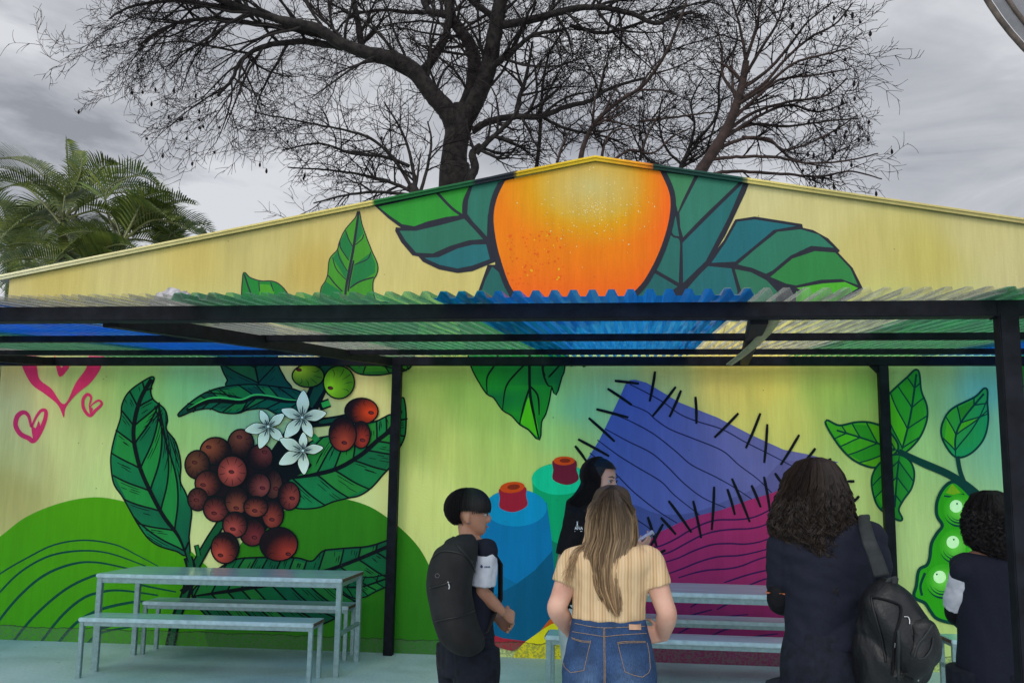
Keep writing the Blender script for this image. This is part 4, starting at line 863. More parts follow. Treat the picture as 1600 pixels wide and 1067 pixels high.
def other_trees():
    # small shrubby tree left of the trunk, with sawn stubs
    Y = 16.6; b = at(648, 305, Y); T = Tree('bare_tree', 'low twiggy bare tree with a sawn stub, left of the thick trunk', (b.x, Y, 0), 21, M_BARK)
    T.limb([(652,420),(650,330),(648,302),(643,293)], Y, pr(9, Y), pr(8, Y), 'trunk', kids=3, klen=.8, start=.7)
    for q, k in (([(646,300),(610,285),(560,272),(505,265),(450,262)], 15), ([(648,302),(620,255),(585,220),(545,205),(480,192),(400,176)], 17), ([(650,300),(640,240),(625,200),(600,160)], 11), ([(655,305),(668,260),(674,220),(668,190)], 7), ([(644,305),(590,300),(540,305),(490,318)], 11), ([(640,260),(600,245),(550,240),(500,225),(440,235)], 13)):
        T.limb(q, Y, pr(3.4, Y), pr(1.2, Y), depth=T.r.uniform(-.8, .8), kids=k, klen=1.15, klev=2)
    T.done(8)
    # stump-like second stem right of the big trunk
    Y = 17.2; b = at(735, 290, Y); T = Tree('bare_tree', 'short knobbly bare tree growing close to the right of the thick trunk', (b.x, Y, 0), 22, M_BARK)
    T.limb([(728,420),(730,320),(733,285),(742,262),(738,240),(750,228)], Y, pr(10, Y), pr(5, Y), 'trunk', kids=2, klen=.8, start=.7)
    T.limb([(744,240),(762,222),(780,206),(800,186),(815,160)], Y, pr(5, Y), pr(2.5, Y), kids=8, klen=1.3, klev=2); T.limb([(750,235),(785,248),(805,232),(812,215)], Y, pr(3, Y), pr(1.2, Y), kids=8, klen=1., klev=2)
    T.done()
    # thin reddish tree in the middle
    Y = 15.8; b = at(905, 252, Y); T = Tree('bare_tree', 'slender reddish bare tree curving up to the right behind the gable peak', (b.x, Y, 0), 23, M_RBARK)
    T.limb([(900,420),(903,300),(907,250),(915,220),(933,188),(968,158),(1000,138),(1022,112),(1045,75),(1060,38),(1072,5)], Y, pr(4.8, Y), pr(2, Y), kids=16, klen=1.3, start=.35, klev=2)
    for q in ([(1000,250),(1010,215),(1030,180),(1060,150)], [(960,250),(985,235),(1020,240),(1050,215),(1080,200)], [(940,250),(945,225),(960,205),(990,200)], [(870,255),(880,225),(890,205)], [(1000,190),(1040,185),(1080,180),(1120,175)]): T.limb(q, Y, pr(2.6, Y), pr(1.1, Y), kids=7, klen=1., klev=2)
    T.done()
    # dark bushy tree left of the leaning one
    Y = 17.6; b = at(1065, 268, Y); T = Tree('bare_tree', 'bushy bare tree with fine upright twigs, just left of the leaning tree', (b.x, Y, 0), 24, M_BARK)
    T.limb([(1060,400),(1062,300),(1064,262),(1078,235)], Y, pr(4.5, Y), pr(3.6, Y), kids=3, klen=.8, start=.7, klev=2)
    for q in ([(1070,250),(1090,225),(1120,205),(1150,180)], [(1068,255),(1085,200),(1080,160),(1100,120)], [(1066,258),(1040,230),(1030,190),(1035,150)], [(1064,262),(1100,240),(1110,215),(1130,150)], [(1062,265),(1020,255),(1000,232),(985,200)], [(1085,225),(1120,180),(1125,120),(1150,70),(1150,40)]): T.limb(q, Y, pr(2.6, Y), pr(1, Y), kids=8, klen=.9, klev=2)
    T.done()
    # leaning tree on the right, branches fanning to the right
    Y = 15.2; b = at(1080, 300, Y); T = Tree('bare_tree', 'rightmost bare tree, reddish leaning trunk with branches fanning right and dangling pods', (b.x-.8, Y, 0), 25, M_RBARK)
    T.limb([(1050,360),(1078,295),(1098,262),(1118,232),(1140,192),(1152,160),(1160,130),(1166,95)], Y, pr(11, Y), pr(5, Y), 'trunk', kids=4, klen=1., start=.5, klev=2)
    fan = ([(1166,98),(1160,60),(1150,20),(1140,-10)], [(1165,95),(1180,50),(1188,10),(1195,-20)], [(1160,125),(1190,75),(1215,35),(1230,-10)], [(1158,140),(1200,110),(1235,70),(1262,35),(1300,5)], [(1152,160),(1195,130),(1225,95),(1265,60),(1305,38),(1332,5)],
           [(1150,165),(1190,140),(1240,100),(1290,85),(1330,75)], [(1140,192),(1185,150),(1220,125),(1270,118),(1330,108)], [(1132,208),(1180,175),(1240,158),(1290,150),(1325,122)], [(1126,220),(1180,185),(1230,165),(1280,175),(1325,160)],
           [(1130,215),(1175,195),(1230,198),(1290,190),(1345,185)], [(1118,235),(1160,218),(1200,218),(1230,235),(1290,212),(1340,180)], [(1110,250),(1150,246),(1210,246),(1260,255),(1320,252),(1372,240)], [(1115,272),(1150,268),(1220,272),(1280,276),(1330,268),(1378,280)], [(1160,215),(1205,222),(1240,250),(1300,262)], [(1152,150),(1130,120),(1128,80),(1120,40)])
    for i, q in enumerate(fan): T.limb(q, Y, pr(3.2, Y), pr(1.1, Y), depth=T.r.uniform(-1.2, 1.2), kids=9, klen=.85, klev=2, start=.2)
    T.done(60, lambda t: wproj2(t)[0] > 1250 or wproj2(t)[1] < 40)
other_trees()

# ------------------------------------------------------------------ palms
M_FROND = attr_mat('palm_leaf', .45, .2, 3., .5)
def palm(name, lbl, base, fronds, seed, h, stem=True):
    r = random.Random(seed); root = empty(name, base); tag(root, lbl, 'palm', 'palms behind the left of the building'); o = Vector(base)
    if stem:
        m = MB(); m.tube([Vector((0, 0, 0)), Vector((.05, 0, h*.5)), Vector((0, 0, h))], [.10, .08, .07], 9); m.build('trunk', simple('palm_stem', (.10, .13, .05), .6, 0, .3, 8), root, True)
    for pts in fronds:
        P = cat([Vector(p)-o for p in pts], 9); m = MB(); n = len(P); tone = r.uniform(.6, 1.25); g0 = (.062*tone, .112*tone, .026*tone); g1 = (.20*tone, .235*tone, .045*tone)
        m.tube(P, [lerp(.022, .005, i/(n-1)) for i in range(n)], 5, c=(.16, .17, .06))
        Ltot = sum((P[i+1]-P[i]).length for i in range(n-1)); K = int(Ltot/.040)
        for k in range(K):
            t = .12+.88*(k+.5)/K; f = t*(n-1); i = min(n-2, int(f)); q = P[i].lerp(P[i+1], f-i); d = (P[i+1]-P[i]).normalized()
            side = d.cross(Vector((0, 0, 1)))
            if side.length < .1: side = Vector((1, 0, 0))
            side.normalize(); up = side.cross(d).normalized()
            ll = .62*math.sin(math.pi*min(1, .25+t*.78))**.6*r.uniform(.85, 1.1)*min(1, Ltot/1.6)
            for s_ in (-1, 1):
                a = (side*s_*.80+d*.55+up*.42).normalized(); w = .0145
                p0 = q; p1 = q+a*ll*.35; p2 = p1+(a*.9+Vector((0, 0, -.10))).normalized()*ll*.35; p3 = p2+(a*.8+Vector((0, 0, -.38))).normalized()*ll*.32
                wv = a.cross(up).normalized()*w
                c = mixv(g0, g1, r.random())
                m.add([p0-wv*.4, p0+wv*.4, p1+wv, p1-wv, p2+wv*.75, p2-wv*.75, p3], [(0, 1, 2, 3), (3, 2, 4, 5), (5, 4, 6)], c)
        m.build('frond', M_FROND, root)
def palms():
    r = random.Random(4)
    def rnd_fronds(c, n, L, a0, a1, seed):
        rr = random.Random(seed); out = []
        for k in range(n):
            az = rr.uniform(0, 6.283); el = R(rr.uniform(a0, a1)); l = L*rr.uniform(.75, 1.15); d = Vector((math.cos(az)*math.cos(el), math.sin(az)*math.cos(el), math.sin(el))); p = Vector(c); pts = [p.copy()]
            for i in range(5):
                d = (d+Vector((0, 0, -.16-.05*i))).normalized(); p = p+d*l/5; pts.append(p.copy())
            out.append(pts)
        return out
    def A(Y, *q): return [at(x, y, Y) for x, y in q]
    Y = 15.5; c = at(100, 340, Y)
    f = [A(Y-.5, (100,345),(75,285),(40,255),(0,248),(-40,262)), A(Y, (105,340),(108,290),(106,250),(104,215)), A(Y+.4, (115,340),(138,290),(160,262),(185,258)), A(Y-.8, (95,350),(50,300),(20,290),(-10,300)), A(Y-.9, (110,340),(150,330),(185,345),(210,375)),
         A(Y, (100,345),(70,320),(50,330),(38,375)), A(Y-.3, (90,335),(110,305),(125,270),(128,235))]
    palm('palm_tree', 'tall feathery palm whose pale arching frond leaves the left edge of the photo', (c.x, Y, 0), f+rnd_fronds(c, 14, 2.0, -25, 65, 1), 1, c.z)
    Y = 14.8; c = at(190, 375, Y)
    f = [A(Y, (185,380),(165,320),(175,290),(215,275),(245,290),(255,318)), A(Y+.3, (190,370),(205,330),(240,310),(268,318),(280,345)), A(Y-.4, (195,375),(235,345),(275,350),(305,365),(325,368)), A(Y-.3, (190,375),(180,345),(160,325),(130,320)), A(Y-.6, (190,380),(215,330),(225,310),(250,300))]
    palm('palm_tree', 'palm with drooping fronds leaning right over the sloping roof edge', (c.x, Y, 0), f+rnd_fronds(c, 14, 1.6, -30, 60, 2), 2, c.z)
    Y = 16.; c = at(20, 385, Y)
    f = [A(Y, (20,390),(10,340),(0,320),(-20,315)), A(Y-.5, (20,390),(40,355),(70,345),(100,360)), A(Y-.2, (30,400),(60,380),(100,385),(130,400))]
    palm('palm_tree', 'lower dark palm at the left edge of the photo beyond the roof corner', (c.x, Y, 0), f+rnd_fronds(c, 16, 1.7, -30, 70, 3), 3, c.z)
    Y = 14.4; c = at(120, 425, Y)
    palm('palm_tree', 'short palm filling the gap low down between the taller palms', (c.x, Y, 0), rnd_fronds(c, 16, 1.5, 0, 75, 8), 9, c.z)
    Y = 15.2; c = at(255, 400, Y)
    palm('palm_tree', 'small palm farthest right, its leaf tips touching the sloping roof edge', (c.x, Y, 0), rnd_fronds(c, 10, 1.1, 10, 75, 13), 14, c.z)
palms()

# ------------------------------------------------------------------ people
def loft(m, rings, seg=20):
    """rings: (centre, ex, ey) with ex, ey the half-axis vectors"""
    base = len(m.v); vs = []
    for c, ex, ey in rings:
        for k in range(seg):
            a = 2*math.pi*k/seg; vs.append(c+ex*math.cos(a)+ey*math.sin(a))
    fs = [(i*seg+k, i*seg+(k+1) % seg, (i+1)*seg+(k+1) % seg, (i+1)*seg+k) for i in range(len(rings)-1) for k in range(seg)]
    fs += [tuple(range(seg))[::-1], tuple((len(rings)-1)*seg+k for k in range(seg))]
    m.add(vs, fs)
def smooth_rings(rings, n=4):
    out = []
    cs = cat([r[0] for r in rings], n); ex = cat([r[1] for r in rings], n); ey = cat([r[2] for r in rings], n)
    return list(zip(cs, ex, ey))
def fuse(name, m, voxel, mt, parent, sm=6, disp=None, colf=None, smooth=.5):
    me = bpy.data.meshes.new('t'); me.from_pydata([tuple(v) for v in m.v], [], m.f); me.update()
    bm = bmesh.new(); bm.from_mesh(me); bmesh.ops.recalc_face_normals(bm, faces=bm.faces); bm.to_mesh(me); bm.free()
    o = bpy.data.objects.new('t', me); col.objects.link(o)
    r = o.modifiers.new('r', 'REMESH'); r.mode = 'VOXEL'; r.voxel_size = voxel
    if sm: s = o.modifiers.new('s', 'SMOOTH'); s.factor = smooth; s.iterations = sm
    dg = bpy.context.evaluated_depsgraph_get(); ev = o.evaluated_get(dg); me2 = bpy.data.meshes.new_from_object(ev)
    bpy.data.objects.remove(o); bpy.data.meshes.remove(me)
    me2.name = name; me2.materials.clear(); me2.materials.append(mt)
    n = len(me2.vertices); co = np.empty(n*3, np.float32); me2.vertices.foreach_get('co', co); co = co.reshape(-1, 3)
    if disp:
        no = np.empty(n*3, np.float32); me2.vertices.foreach_get('normal', no); no = no.reshape(-1, 3)
        d = np.array([disp(*co[i]) for i in range(n)], np.float32); co = co+no*d[:, None]; me2.vertices.foreach_set('co', co.ravel())
    if colf:
        a = me2.color_attributes.new('Col', 'FLOAT_COLOR', 'POINT'); arr = np.ones((n, 4), np.float32); arr[:, :3] = [colf(*co[i]) for i in range(n)]; a.data.foreach_set('color', arr.ravel())
    me2.polygons.foreach_set('use_smooth', [True]*len(me2.polygons)); me2.update()
    ob = bpy.data.objects.new(name, me2); col.objects.link(ob)
    if parent: ob.parent = parent
    return ob
def limb_rings(m, pts, rad, seg=16, flat=None):
    P = cat(pts, 5); Rr = [x.x for x in cat([Vector((r, 0, 0)) for r in rad], 5)]
    m.tube(P, Rr, seg)
def skin_mat(name, c):
    m, t, b, o = mat(name); tc = N(t, 'ShaderNodeTexCoord'); n = N(t, 'ShaderNodeTexNoise', i_Scale=14.0, i_Detail=5.0); LK(t, tc.outputs['Object'], n.inputs['Vector'])
    r = ramp(t, n.outputs['Fac'], [(.3, (c[0]*.88, c[1]*.76, c[2]*.74)), (.7, (c[0]*1.06, c[1]*1.05, c[2]*1.05))]); LK(t, r.outputs[0], b.inputs['Base Color'])
    b.inputs['Roughness'].default_value = .5; b.inputs['Subsurface Weight'].default_value = .12; b.inputs['Subsurface Radius'].default_value = (.012, .005, .003)
    return m
def hair_mat(name, rough=.38, spec=.5):
    m, t, b, o = mat(name); a = N(t, 'ShaderNodeAttribute', attribute_name='Col'); LK(t, a.outputs['Color'], b.inputs['Base Color']); b.inputs['Roughness'].default_value = rough; b.inputs['Specular IOR Level'].default_value = spec
    return m
M_HAIR = hair_mat('hair', .55, .25); M_CURL = hair_mat('curly_hair', .6, .25)
def hand(m, w, d, n, t, curl, s=1., spread=.0):
    """w wrist, d direction of the fingers, n palm's facing, t thumb side"""
    d = d.normalized(); n = (n-d*n.dot(d)).normalized(); t = (t-d*t.dot(d)-n*t.dot(n)).normalized()
    c0 = [(0, .021, .019), (.02, .028, .018), (.05, .040, .0155), (.082, .041, .0135), (.094, .036, .010)]
    loft(m, smooth_rings([(w+d*(a*s), t*(b*s), n*(c*s)) for a, b, c in c0], 3), 14)
    for i, L in enumerate((.068, .076, .070, .055)):
        off = (.030-.020*i)*s; p = w+d*(.084*s)+t*off; pts = [p-d*.012, p]; dd = d+t*(.5-i/3)*spread; ang = 0; r = []
        for k, f in enumerate((.45, .30, .25)):
            ang += R(curl*(1 if k else .75)); dir_ = (dd.normalized()*math.cos(ang)+n*math.sin(ang)); pts.append(pts[-1]+dir_*L*f*s)
        m.tube(pts, [.0088*s, .0092*s, .0086*s, .0078*s, .0062*s], 10)
    p = w+d*.022*s+t*.022*s; a = (d*.62+t*.72+n*.35).normalized(); b = (d*.85+t*.25+n*.5).normalized(); c = (d*.9+n*.5).normalized()
    m.tube([p, p+a*.036*s, p+a*.036*s+b*.028*s, p+a*.036*s+b*.028*s+c*.022*s], [.013*s, .0108*s, .0095*s, .0068*s], 10)
HEAD = [(0, .018, .020, .052), (.05, .032, .036, .046), (.14, .047, .055, .034), (.28, .060, .075, .016), (.42, .068, .088, .004), (.56, .072, .094, -.002), (.70, .073, .094, -.005), (.83, .066, .083, -.008), (.93, .047, .060, -.010), (1., .014, .018, -.010)]
def head(m, HM, hh=.215, k=1.0):
    def P(x, y, z): return HM @ Vector((x*k, y*k, z))
    rings = []
    for z, a, b, oy in HEAD:
        c = P(0, oy, z*hh); rings.append((c, P(a, oy, z*hh)-c, P(0, oy+b, z*hh)-c))
    loft(m, smooth_rings(rings, 3), 24)
    m.tube([P(0, .082, .56*hh), P(0, .092, .48*hh), P(0, .103, .39*hh), P(0, .100, .335*hh), P(0, .080, .30*hh)], [.006, .008, .012, .013, .008], 10)
    for s in (-1, 1):
        m.tube([P(s*.010, .092, .335*hh), P(s*.014, .086, .34*hh)], [.008, .007], 8)
        loft(m, [(P(s*.069, -.006+oy, z*hh), (HM.to_3x3() @ Vector((s*.006, .003, 0)))*q, (HM.to_3x3() @ Vector((s*.004, .018, 0)))*q) for z, oy, q in ((.27, .006, .45), (.33, .0, .8), (.42, -.006, 1.1), (.50, -.008, 1.05), (.54, -.004, .5))], 10)
    for z, q in ((.205, 1.), (.17, .95)):      # lips
        pts = [P(x, .0855-(abs(x)*abs(x))*14, z*hh) for x in (-.02, -.01, 0, .01, .02)]; m.tube(pts, [.002, .0055*q, .006*q, .0055*q, .002], 8)
    return P
M_EYEW = simple('eye_white', (.42, .38, .36), .3, 0, .02); M_EYED = simple('eye_dark', (.02, .012, .008), .25, 0, .1)
def face(HM, parent, o, brow=(.02, .015, .012), hh=.215, lip=(.42, .16, .14)):
    def P(x, y, z): return HM @ Vector((x, y, z))-o
    Mb = simple('brow_hair', brow, .7); Ml = simple('lips', lip, .4)
    for s in (-1, 1):
        m = MB(); c = P(s*.031, .0775, .475*hh); rr = .0105
        for mm, off, q in ((m, 0, 1),):
            b = bmesh.new(); bmesh.ops.create_uvsphere(b, u_segments=14, v_segments=10, radius=rr); b.verts.index_update(); mm.add([v.co+c for v in b.verts], [[v.index for v in f.verts] for f in b.faces]); b.free()
        e = m.build('eye', M_EYEW, parent, True)
        m = MB(); c2 = P(s*.031, .0838, .475*hh); b = bmesh.new(); bmesh.ops.create_uvsphere(b, u_segments=12, v_segments=8, radius=.0068); b.verts.index_update(); m.add([v.co+c2 for v in b.verts], [[v.index for v in f.verts] for f in b.faces]); b.free(); m.build('iris', M_EYED, e, True)
        m = MB(); m.tube([P(s*.014, .091, .51*hh), P(s*.030, .0925, .525*hh), P(s*.046, .082, .495*hh)], [.0015, .0022, .0012], 6); m.build('eyelashes', Mb, parent)
        m = MB(); m.tube([P(s*.013, .093, .585*hh), P(s*.030, .092, .615*hh), P(s*.048, .078, .59*hh)], [.003, .0038, .0015], 6); m.build('eyebrow', Mb, parent)
    m = MB(); m.tube([P(x, .0905-x*x*14, .190*hh) for x in (-.020, -.010, 0, .010, .020)], [.001, .004, .0045, .004, .001], 8); m.build('lips', Ml, parent)
class Fig:
    def __init__(s, lbl, px, Y, theta, H, px2=None):
        X = at(px, 900, Y).x; s.o = Vector((X, Y, 0)); s.root = empty('person', s.o); tag(s.root, lbl, 'person')
        s.f = Vector((math.cos(R(theta)), math.sin(R(theta)), 0)); s.r = Vector((math.sin(R(theta)), -math.cos(R(theta)), 0)); s.H = H; s.th = theta; s.Y = Y
    def L(s, x, y, z): return s.r*x+s.f*y+Vector((0, 0, z))          # local: right, forward, up
    def px(s, x, y, dY=0): return at(x, y, s.Y+dY)-s.o               # from the photograph, at the figure's own distance
    def rings(s, lst, add=0., n=3): return smooth_rings([(s.L(x, y, z), s.r*(a+add), s.f*(b+add)) for z, a, b, x, y in lst], n)
    def HM(s, pos, theta, tilt=0, roll=0):
        M = Matrix.Translation(pos) @ Matrix.Rotation(R(theta-90), 4, 'Z') @ Matrix.Rotation(R(tilt), 4, 'X') @ Matrix.Rotation(R(roll), 4, 'Y'); return M
    def legs(s, m, hw, add=0., spread=.09, knee=(0, .01), thick=1., foot=True, cuff=.05):
        H = s.H
        for sd in (-1, 1):
            hp = s.L(sd*hw*.50, 0, H*.50); kn = s.L(sd*spread*.95, knee[1], H*.285); an = s.L(sd*spread, 0, H*cuff)
            limb_rings(m, [hp, hp.lerp(kn, .5), kn, kn.lerp(an, .4), an], [hw*.56*thick+add, .078*thick+add, .056*thick+add, .056*thick+add, .036*thick+add])
            if foot: loft(m, smooth_rings([(s.L(sd*spread, -.05, .035), s.r*.028, Vector((0, 0, .03))), (s.L(sd*spread, .0, .045), s.r*.034, Vector((0, 0, .042))), (s.L(sd*(spread+.01), .09, .033), s.r*.042, Vector((0, 0, .030))), (s.L(sd*(spread+.015), .16, .022), s.r*.034, Vector((0, 0, .018)))], 3), 12)
    def shoes(s, spread, c):
        for sd in (-1, 1):
            m = MB(); loft(m, smooth_rings([(s.L(sd*spread, -.065, .040), s.r*.030, Vector((0, 0, .038))), (s.L(sd*spread, .0, .050), s.r*.040, Vector((0, 0, .050))), (s.L(sd*(spread+.01), .09, .040), s.r*.048, Vector((0, 0, .038))), (s.L(sd*(spread+.015), .18, .028), s.r*.038, Vector((0, 0, .024)))], 4), 14)
            m.build('shoe', c, s.root, True)
def folds(a=.006, sx=9., sz=5., seed=0., wav=0.):
    def f(x, y, z):
        n = mnoise.noise(Vector((x*sx+seed, y*sx, z*sz))); n2 = mnoise.noise(Vector((x*sx*2.2+seed, y*sx*2.2+5, z*sz*3+x*8)))
        return a*(abs(n)*1.6-.5+.5*n2)
    return f
def strands(name, root, N_, pathf, colf, r0=.0016, r1=.0006, seg=3, mt=None, seed=1):
    m = MB(); r = random.Random(seed)
    for k in range(N_):
        P = pathf(r, k)
        if not P or len(P) < 3: continue
        n = len(P); base = .75*random.Random((k//7)*31+seed).random()+.25*r.random(); m.tube(P, [lerp(r0, r1, (i/(n-1))**2) for i in range(n)], seg, c=[colf(i/(n-1), base, P[i]) for i in range(n) for _ in range(1)], cap=False)
    return m
# MB.tube gives one colour per ring
def scalp(HM, az, el, k=1.0, hh=.215):
    """a point on the skull: az 0 = back, +-180 = face; el 90 = crown"""
    a, e = R(az), R(el); x = math.sin(a)*math.cos(e)*.079*k; y = -math.cos(a)*math.cos(e)*.100*k-.006; z = hh*.60+math.sin(e)*hh*.43*k
    return HM @ Vector((x, y, z))
M_NAVY = simple('navy_cloth', (.008, .010, .021), .85, 0, .10, 90, .12, 300, .25)
M_NAVY2 = simple('navy_trousers', (.008, .010, .019), .85, 0, .25, 30, .12, 300, .25)
M_DARK = simple('black_cloth', (.006, .006, .008), .85, 0, .2, 40, .1, 300, .2)
M_WHITE = simple('white_cloth', (.52, .54, .60), .8, 0, .05, 30, .06, 300, .3)
M_SHOE = simple('dark_shoe', (.03, .03, .035), .5, 0, .2, 30)
M_METAL = simple('bright_metal', (.55, .55, .55), .3, .9, .1, 60)
def rib_mat():
    m, t, b, o = mat('ribbed_knit'); tc = N(t, 'ShaderNodeTexCoord'); sep = N(t, 'ShaderNodeSeparateXYZ'); LK(t, tc.outputs['Object'], sep.inputs[0])
    n0 = N(t, 'ShaderNodeTexNoise', i_Scale=6.0, i_Detail=2.0); LK(t, tc.outputs['Object'], n0.inputs['Vector'])
    xx = mathn(t, 'ADD', mathn(t, 'MULTIPLY', sep.outputs[0], 560.), mathn(t, 'MULTIPLY', n0.outputs['Fac'], 9.))
    w = mathn(t, 'SINE', xx); w2 = mathn(t, 'SINE', mathn(t, 'MULTIPLY', xx, .25))
    f = mathn(t, 'ADD', mathn(t, 'MULTIPLY', w, .25), mathn(t, 'MULTIPLY', w2, .22)); f = mathn(t, 'ADD', f, .5)
    r = ramp(t, f, [(.10, (.42, .27, .14)), (.5, (.56, .39, .22)), (.9, (.62, .45, .27))]); LK(t, r.outputs[0], b.inputs['Base Color']); b.inputs['Roughness'].default_value = .85; b.inputs['Specular IOR Level'].default_value = .25
    bp = N(t, 'ShaderNodeBump', i_Strength=.5, i_Distance=.003); LK(t, f, bp.inputs['Height']); LK(t, bp.outputs[0], b.inputs['Normal']); return m
def denim_mat():
    m, t, b, o = mat('denim'); a = N(t, 'ShaderNodeAttribute', attribute_name='Col'); tc = N(t, 'ShaderNodeTexCoord'); mp = N(t, 'ShaderNodeMapping'); mp.inputs['Scale'].default_value = (420, 420, 50); LK(t, tc.outputs['Object'], mp.inputs[0])
    n = N(t, 'ShaderNodeTexNoise', i_Scale=1.0, i_Detail=3.0); LK(t, mp.outputs[0], n.inputs['Vector']); n2 = N(t, 'ShaderNodeTexNoise', i_Scale=16.0, i_Detail=6.0); LK(t, tc.outputs['Object'], n2.inputs['Vector'])
    r = ramp(t, n.outputs['Fac'], [(.3, (.65,)*3), (.7, (1.35,)*3)]); r2 = ramp(t, n2.outputs['Fac'], [(.3, (.72,)*3), (.7, (1.25,)*3)])
    c = mixc(t, 1.0, a.outputs['Color'], r.outputs[0], 'MULTIPLY'); c = mixc(t, 1.0, c, r2.outputs[0], 'MULTIPLY'); LK(t, c, b.inputs['Base Color']); b.inputs['Roughness'].default_value = .85; b.inputs['Specular IOR Level'].default_value = .25
    bp = N(t, 'ShaderNodeBump', i_Strength=.3, i_Distance=.003); LK(t, n.outputs['Fac'], bp.inputs['Height']); LK(t, bp.outputs[0], b.inputs['Normal']); return m

# --- woman in the ribbed top, seen from behind
def woman_back():
    s = Fig('woman with long brown to blonde hair, tan ribbed top and blue jeans, seen from behind', 952, 3.65, 88, 1.53); p = s.px; root = s.root
    zw = p(950, 966).z; zs = p(955, 858).z; zh = p(950, 1050).z
    skin = skin_mat('fair_skin', (.58, .34, .25)); m = MB()
    TR = [(zh-.10, .155, .115, 0, -.01), (zh, .162, .118, 0, -.012), (zh+.10, .150, .105, 0, -.004), (zw, .125, .085, -.004, .0), (zw+.07, .128, .085, 0, .0), (zw+.16, .145, .095, .006, .0), (zs-.05, .160, .095, .008, .0), (zs-.005, .140, .075, .008, -.005), (zs+.025, .085, .055, .008, -.005), (zs+.045, .048, .05, .008, .0)]
    loft(m, s.rings(TR), 28); s.legs(m, .155)
    neck0 = s.L(.008, 0, zs+.02); hp = p(957, 832); hp = Vector((p(957, 832).x, .01, 0))
    ht = p(958, 757).z; HMt = s.HM(Vector((p(957, 800).x, -.0, ht-.232)), 80, -4); limb_rings(m, [neck0, neck0.lerp(HMt @ Vector((0, 0, .03)), .5), HMt @ Vector((0, 0, .08))], [.052, .047, .05])
    head(m, HMt)
    Ls, Le, Lw = p(898, 871, 0), p(870, 950, -.02), p(893, 990, .10); Rs, Re, Rw = p(1013, 871, 0), p(1042, 958, -.02), p(1036, 996, .06)
    for a, b, c in ((Ls, Le, Lw), (Rs, Re, Rw)): limb_rings(m, [a, a.lerp(b, .35), a.lerp(b, .8), b, b.lerp(c, .35), c.lerp(b, .15), c], [.046, .044, .038, .037, .037, .025, .022])
    hand(m, Rw, (p(1008, 990, .03)-Rw), Vector((-.3, .8, .2)), Vector((0, .3, 1)), 24, .86)
    hand(m, Lw, (p(912, 1004, .12)-Lw), Vector((.4, .5, -.2)), Vector((0, .5, 1)), 22, .86)
    fuse('body', m, .0055, skin, root, 4)
    face(HMt, root, Vector((0, 0, 0)))
    # top
    m = MB(); TT = [t for t in TR if t[0] > zw-.02]; TT = [(zw-.004, .124, .086, -.004, 0)]+TT[1:-1]
    loft(m, s.rings([(z, a, b, x, y) for z, a, b, x, y in TT], .010), 32)
    for a, b in ((Ls, Le), (Rs, Re)): e = a.lerp(b, .54); limb_rings(m, [a+(Vector((.035 if a.x < 0 else -.035, 0, .002))), a+Vector((0, 0, -.008)), a.lerp(e, .5), e], [.044, .052, .053, .052])
    fuse('ribbed_top', m, .006, rib_mat(), root, 5, folds(.006, 12, 9, 3))
    # jeans
    m = MB(); JR = [(zh-.12, .160, .118, 0, -.012), (zh-.03, .166, .124, 0, -.016), (zh+.03, .163, .122, 0, -.014), (zh+.11, .147, .106, 0, -.004), (zw+.002, .128, .088, -.003, 0)]
    loft(m, s.rings(JR, .007), 32); s.legs(m, .165, .012, foot=False)
    for sd in (-1, 1): limb_rings(m, [s.L(sd*.075, -.035, zh+.03), s.L(sd*.078, -.045, zh-.03), s.L(sd*.07, -.02, zh-.11)], [.075, .090, .080])
    cx = p(950, 1000).x
    def jc(x, y, z):
        f = 0
        for sd in (-1, 1): f = max(f, math.exp(-(((x-cx-sd*.072)/.05)**2+((z-(zh-.01))/.075)**2)))
        return mixv((.020, .050, .125), (.075, .125, .22), f*.55)
    jn = fuse('jeans', m, .006, denim_mat(), root, 5, folds(.003, 14, 10, 8), jc)
    M_THR = simple('jeans_thread', (.30, .20, .12), .8, 0, .2, 200); M_DN = simple('denim_trim', (.016, .036, .09), .85, 0, .25, 300, .2, 500)
    dg = bpy.context.evaluated_depsgraph_get(); bm = bmesh.new(); bm.from_mesh(jn.data); from_mathutils = __import__('mathutils.bvhtree', fromlist=['BVHTree']).BVHTree.FromBMesh(bm)
    O = Vector((0, 0, EYE))-s.o
    def onb(x, y, d=.0015):
        dr = ray(x, y).normalized(); h = from_mathutils.ray_cast(O, dr)
        return None if h[0] is None else h[0]+h[1]*d
    def thread(pts, r=.0011, mt=M_THR, nm='stitching', par=None):
        q = [onb(v.x, v.y) for v in cat([Vector((a, b, 0)) for a, b in pts], 6)]; q = [v for v in q if v]
        if len(q) > 2: k = MB(); k.tube(q, r, 4); return k
    kk = MB()
    def zz(*a): return [(850+u/7.62, 930+v/7.62) for u, v in a]
    for pts in (zz((330,500),(440,535),(560,545)), zz((560,530),(520,700),(478,890)), zz((478,890),(400,905),(320,918)), zz((320,918),(250,850),(240,800)), zz((335,512),(440,548),(550,560)),
                zz((870,560),(1000,545),(1205,545)), zz((880,575),(920,740),(962,905)), zz((962,905),(1060,945),(1170,970)), zz((1170,970),(1240,920),(1262,860)), zz((1262,860),(1250,700),(1225,560)), zz((875,575),(1000,562),(1208,560)),
                zz((340,430),(500,455),(720,490)), zz((720,490),(900,470),(1215,450)), zz((370,330),(560,370),(720,385)), zz((720,385),(900,380),(1200,365)), zz((722,380),(726,600),(730,900),(728,1080)), zz((708,380),(712,600),(716,900),(714,1080))):
        k = thread(pts)
        if k: kk.add(k.v, k.f)
    kk.build('stitching', M_THR, jn)
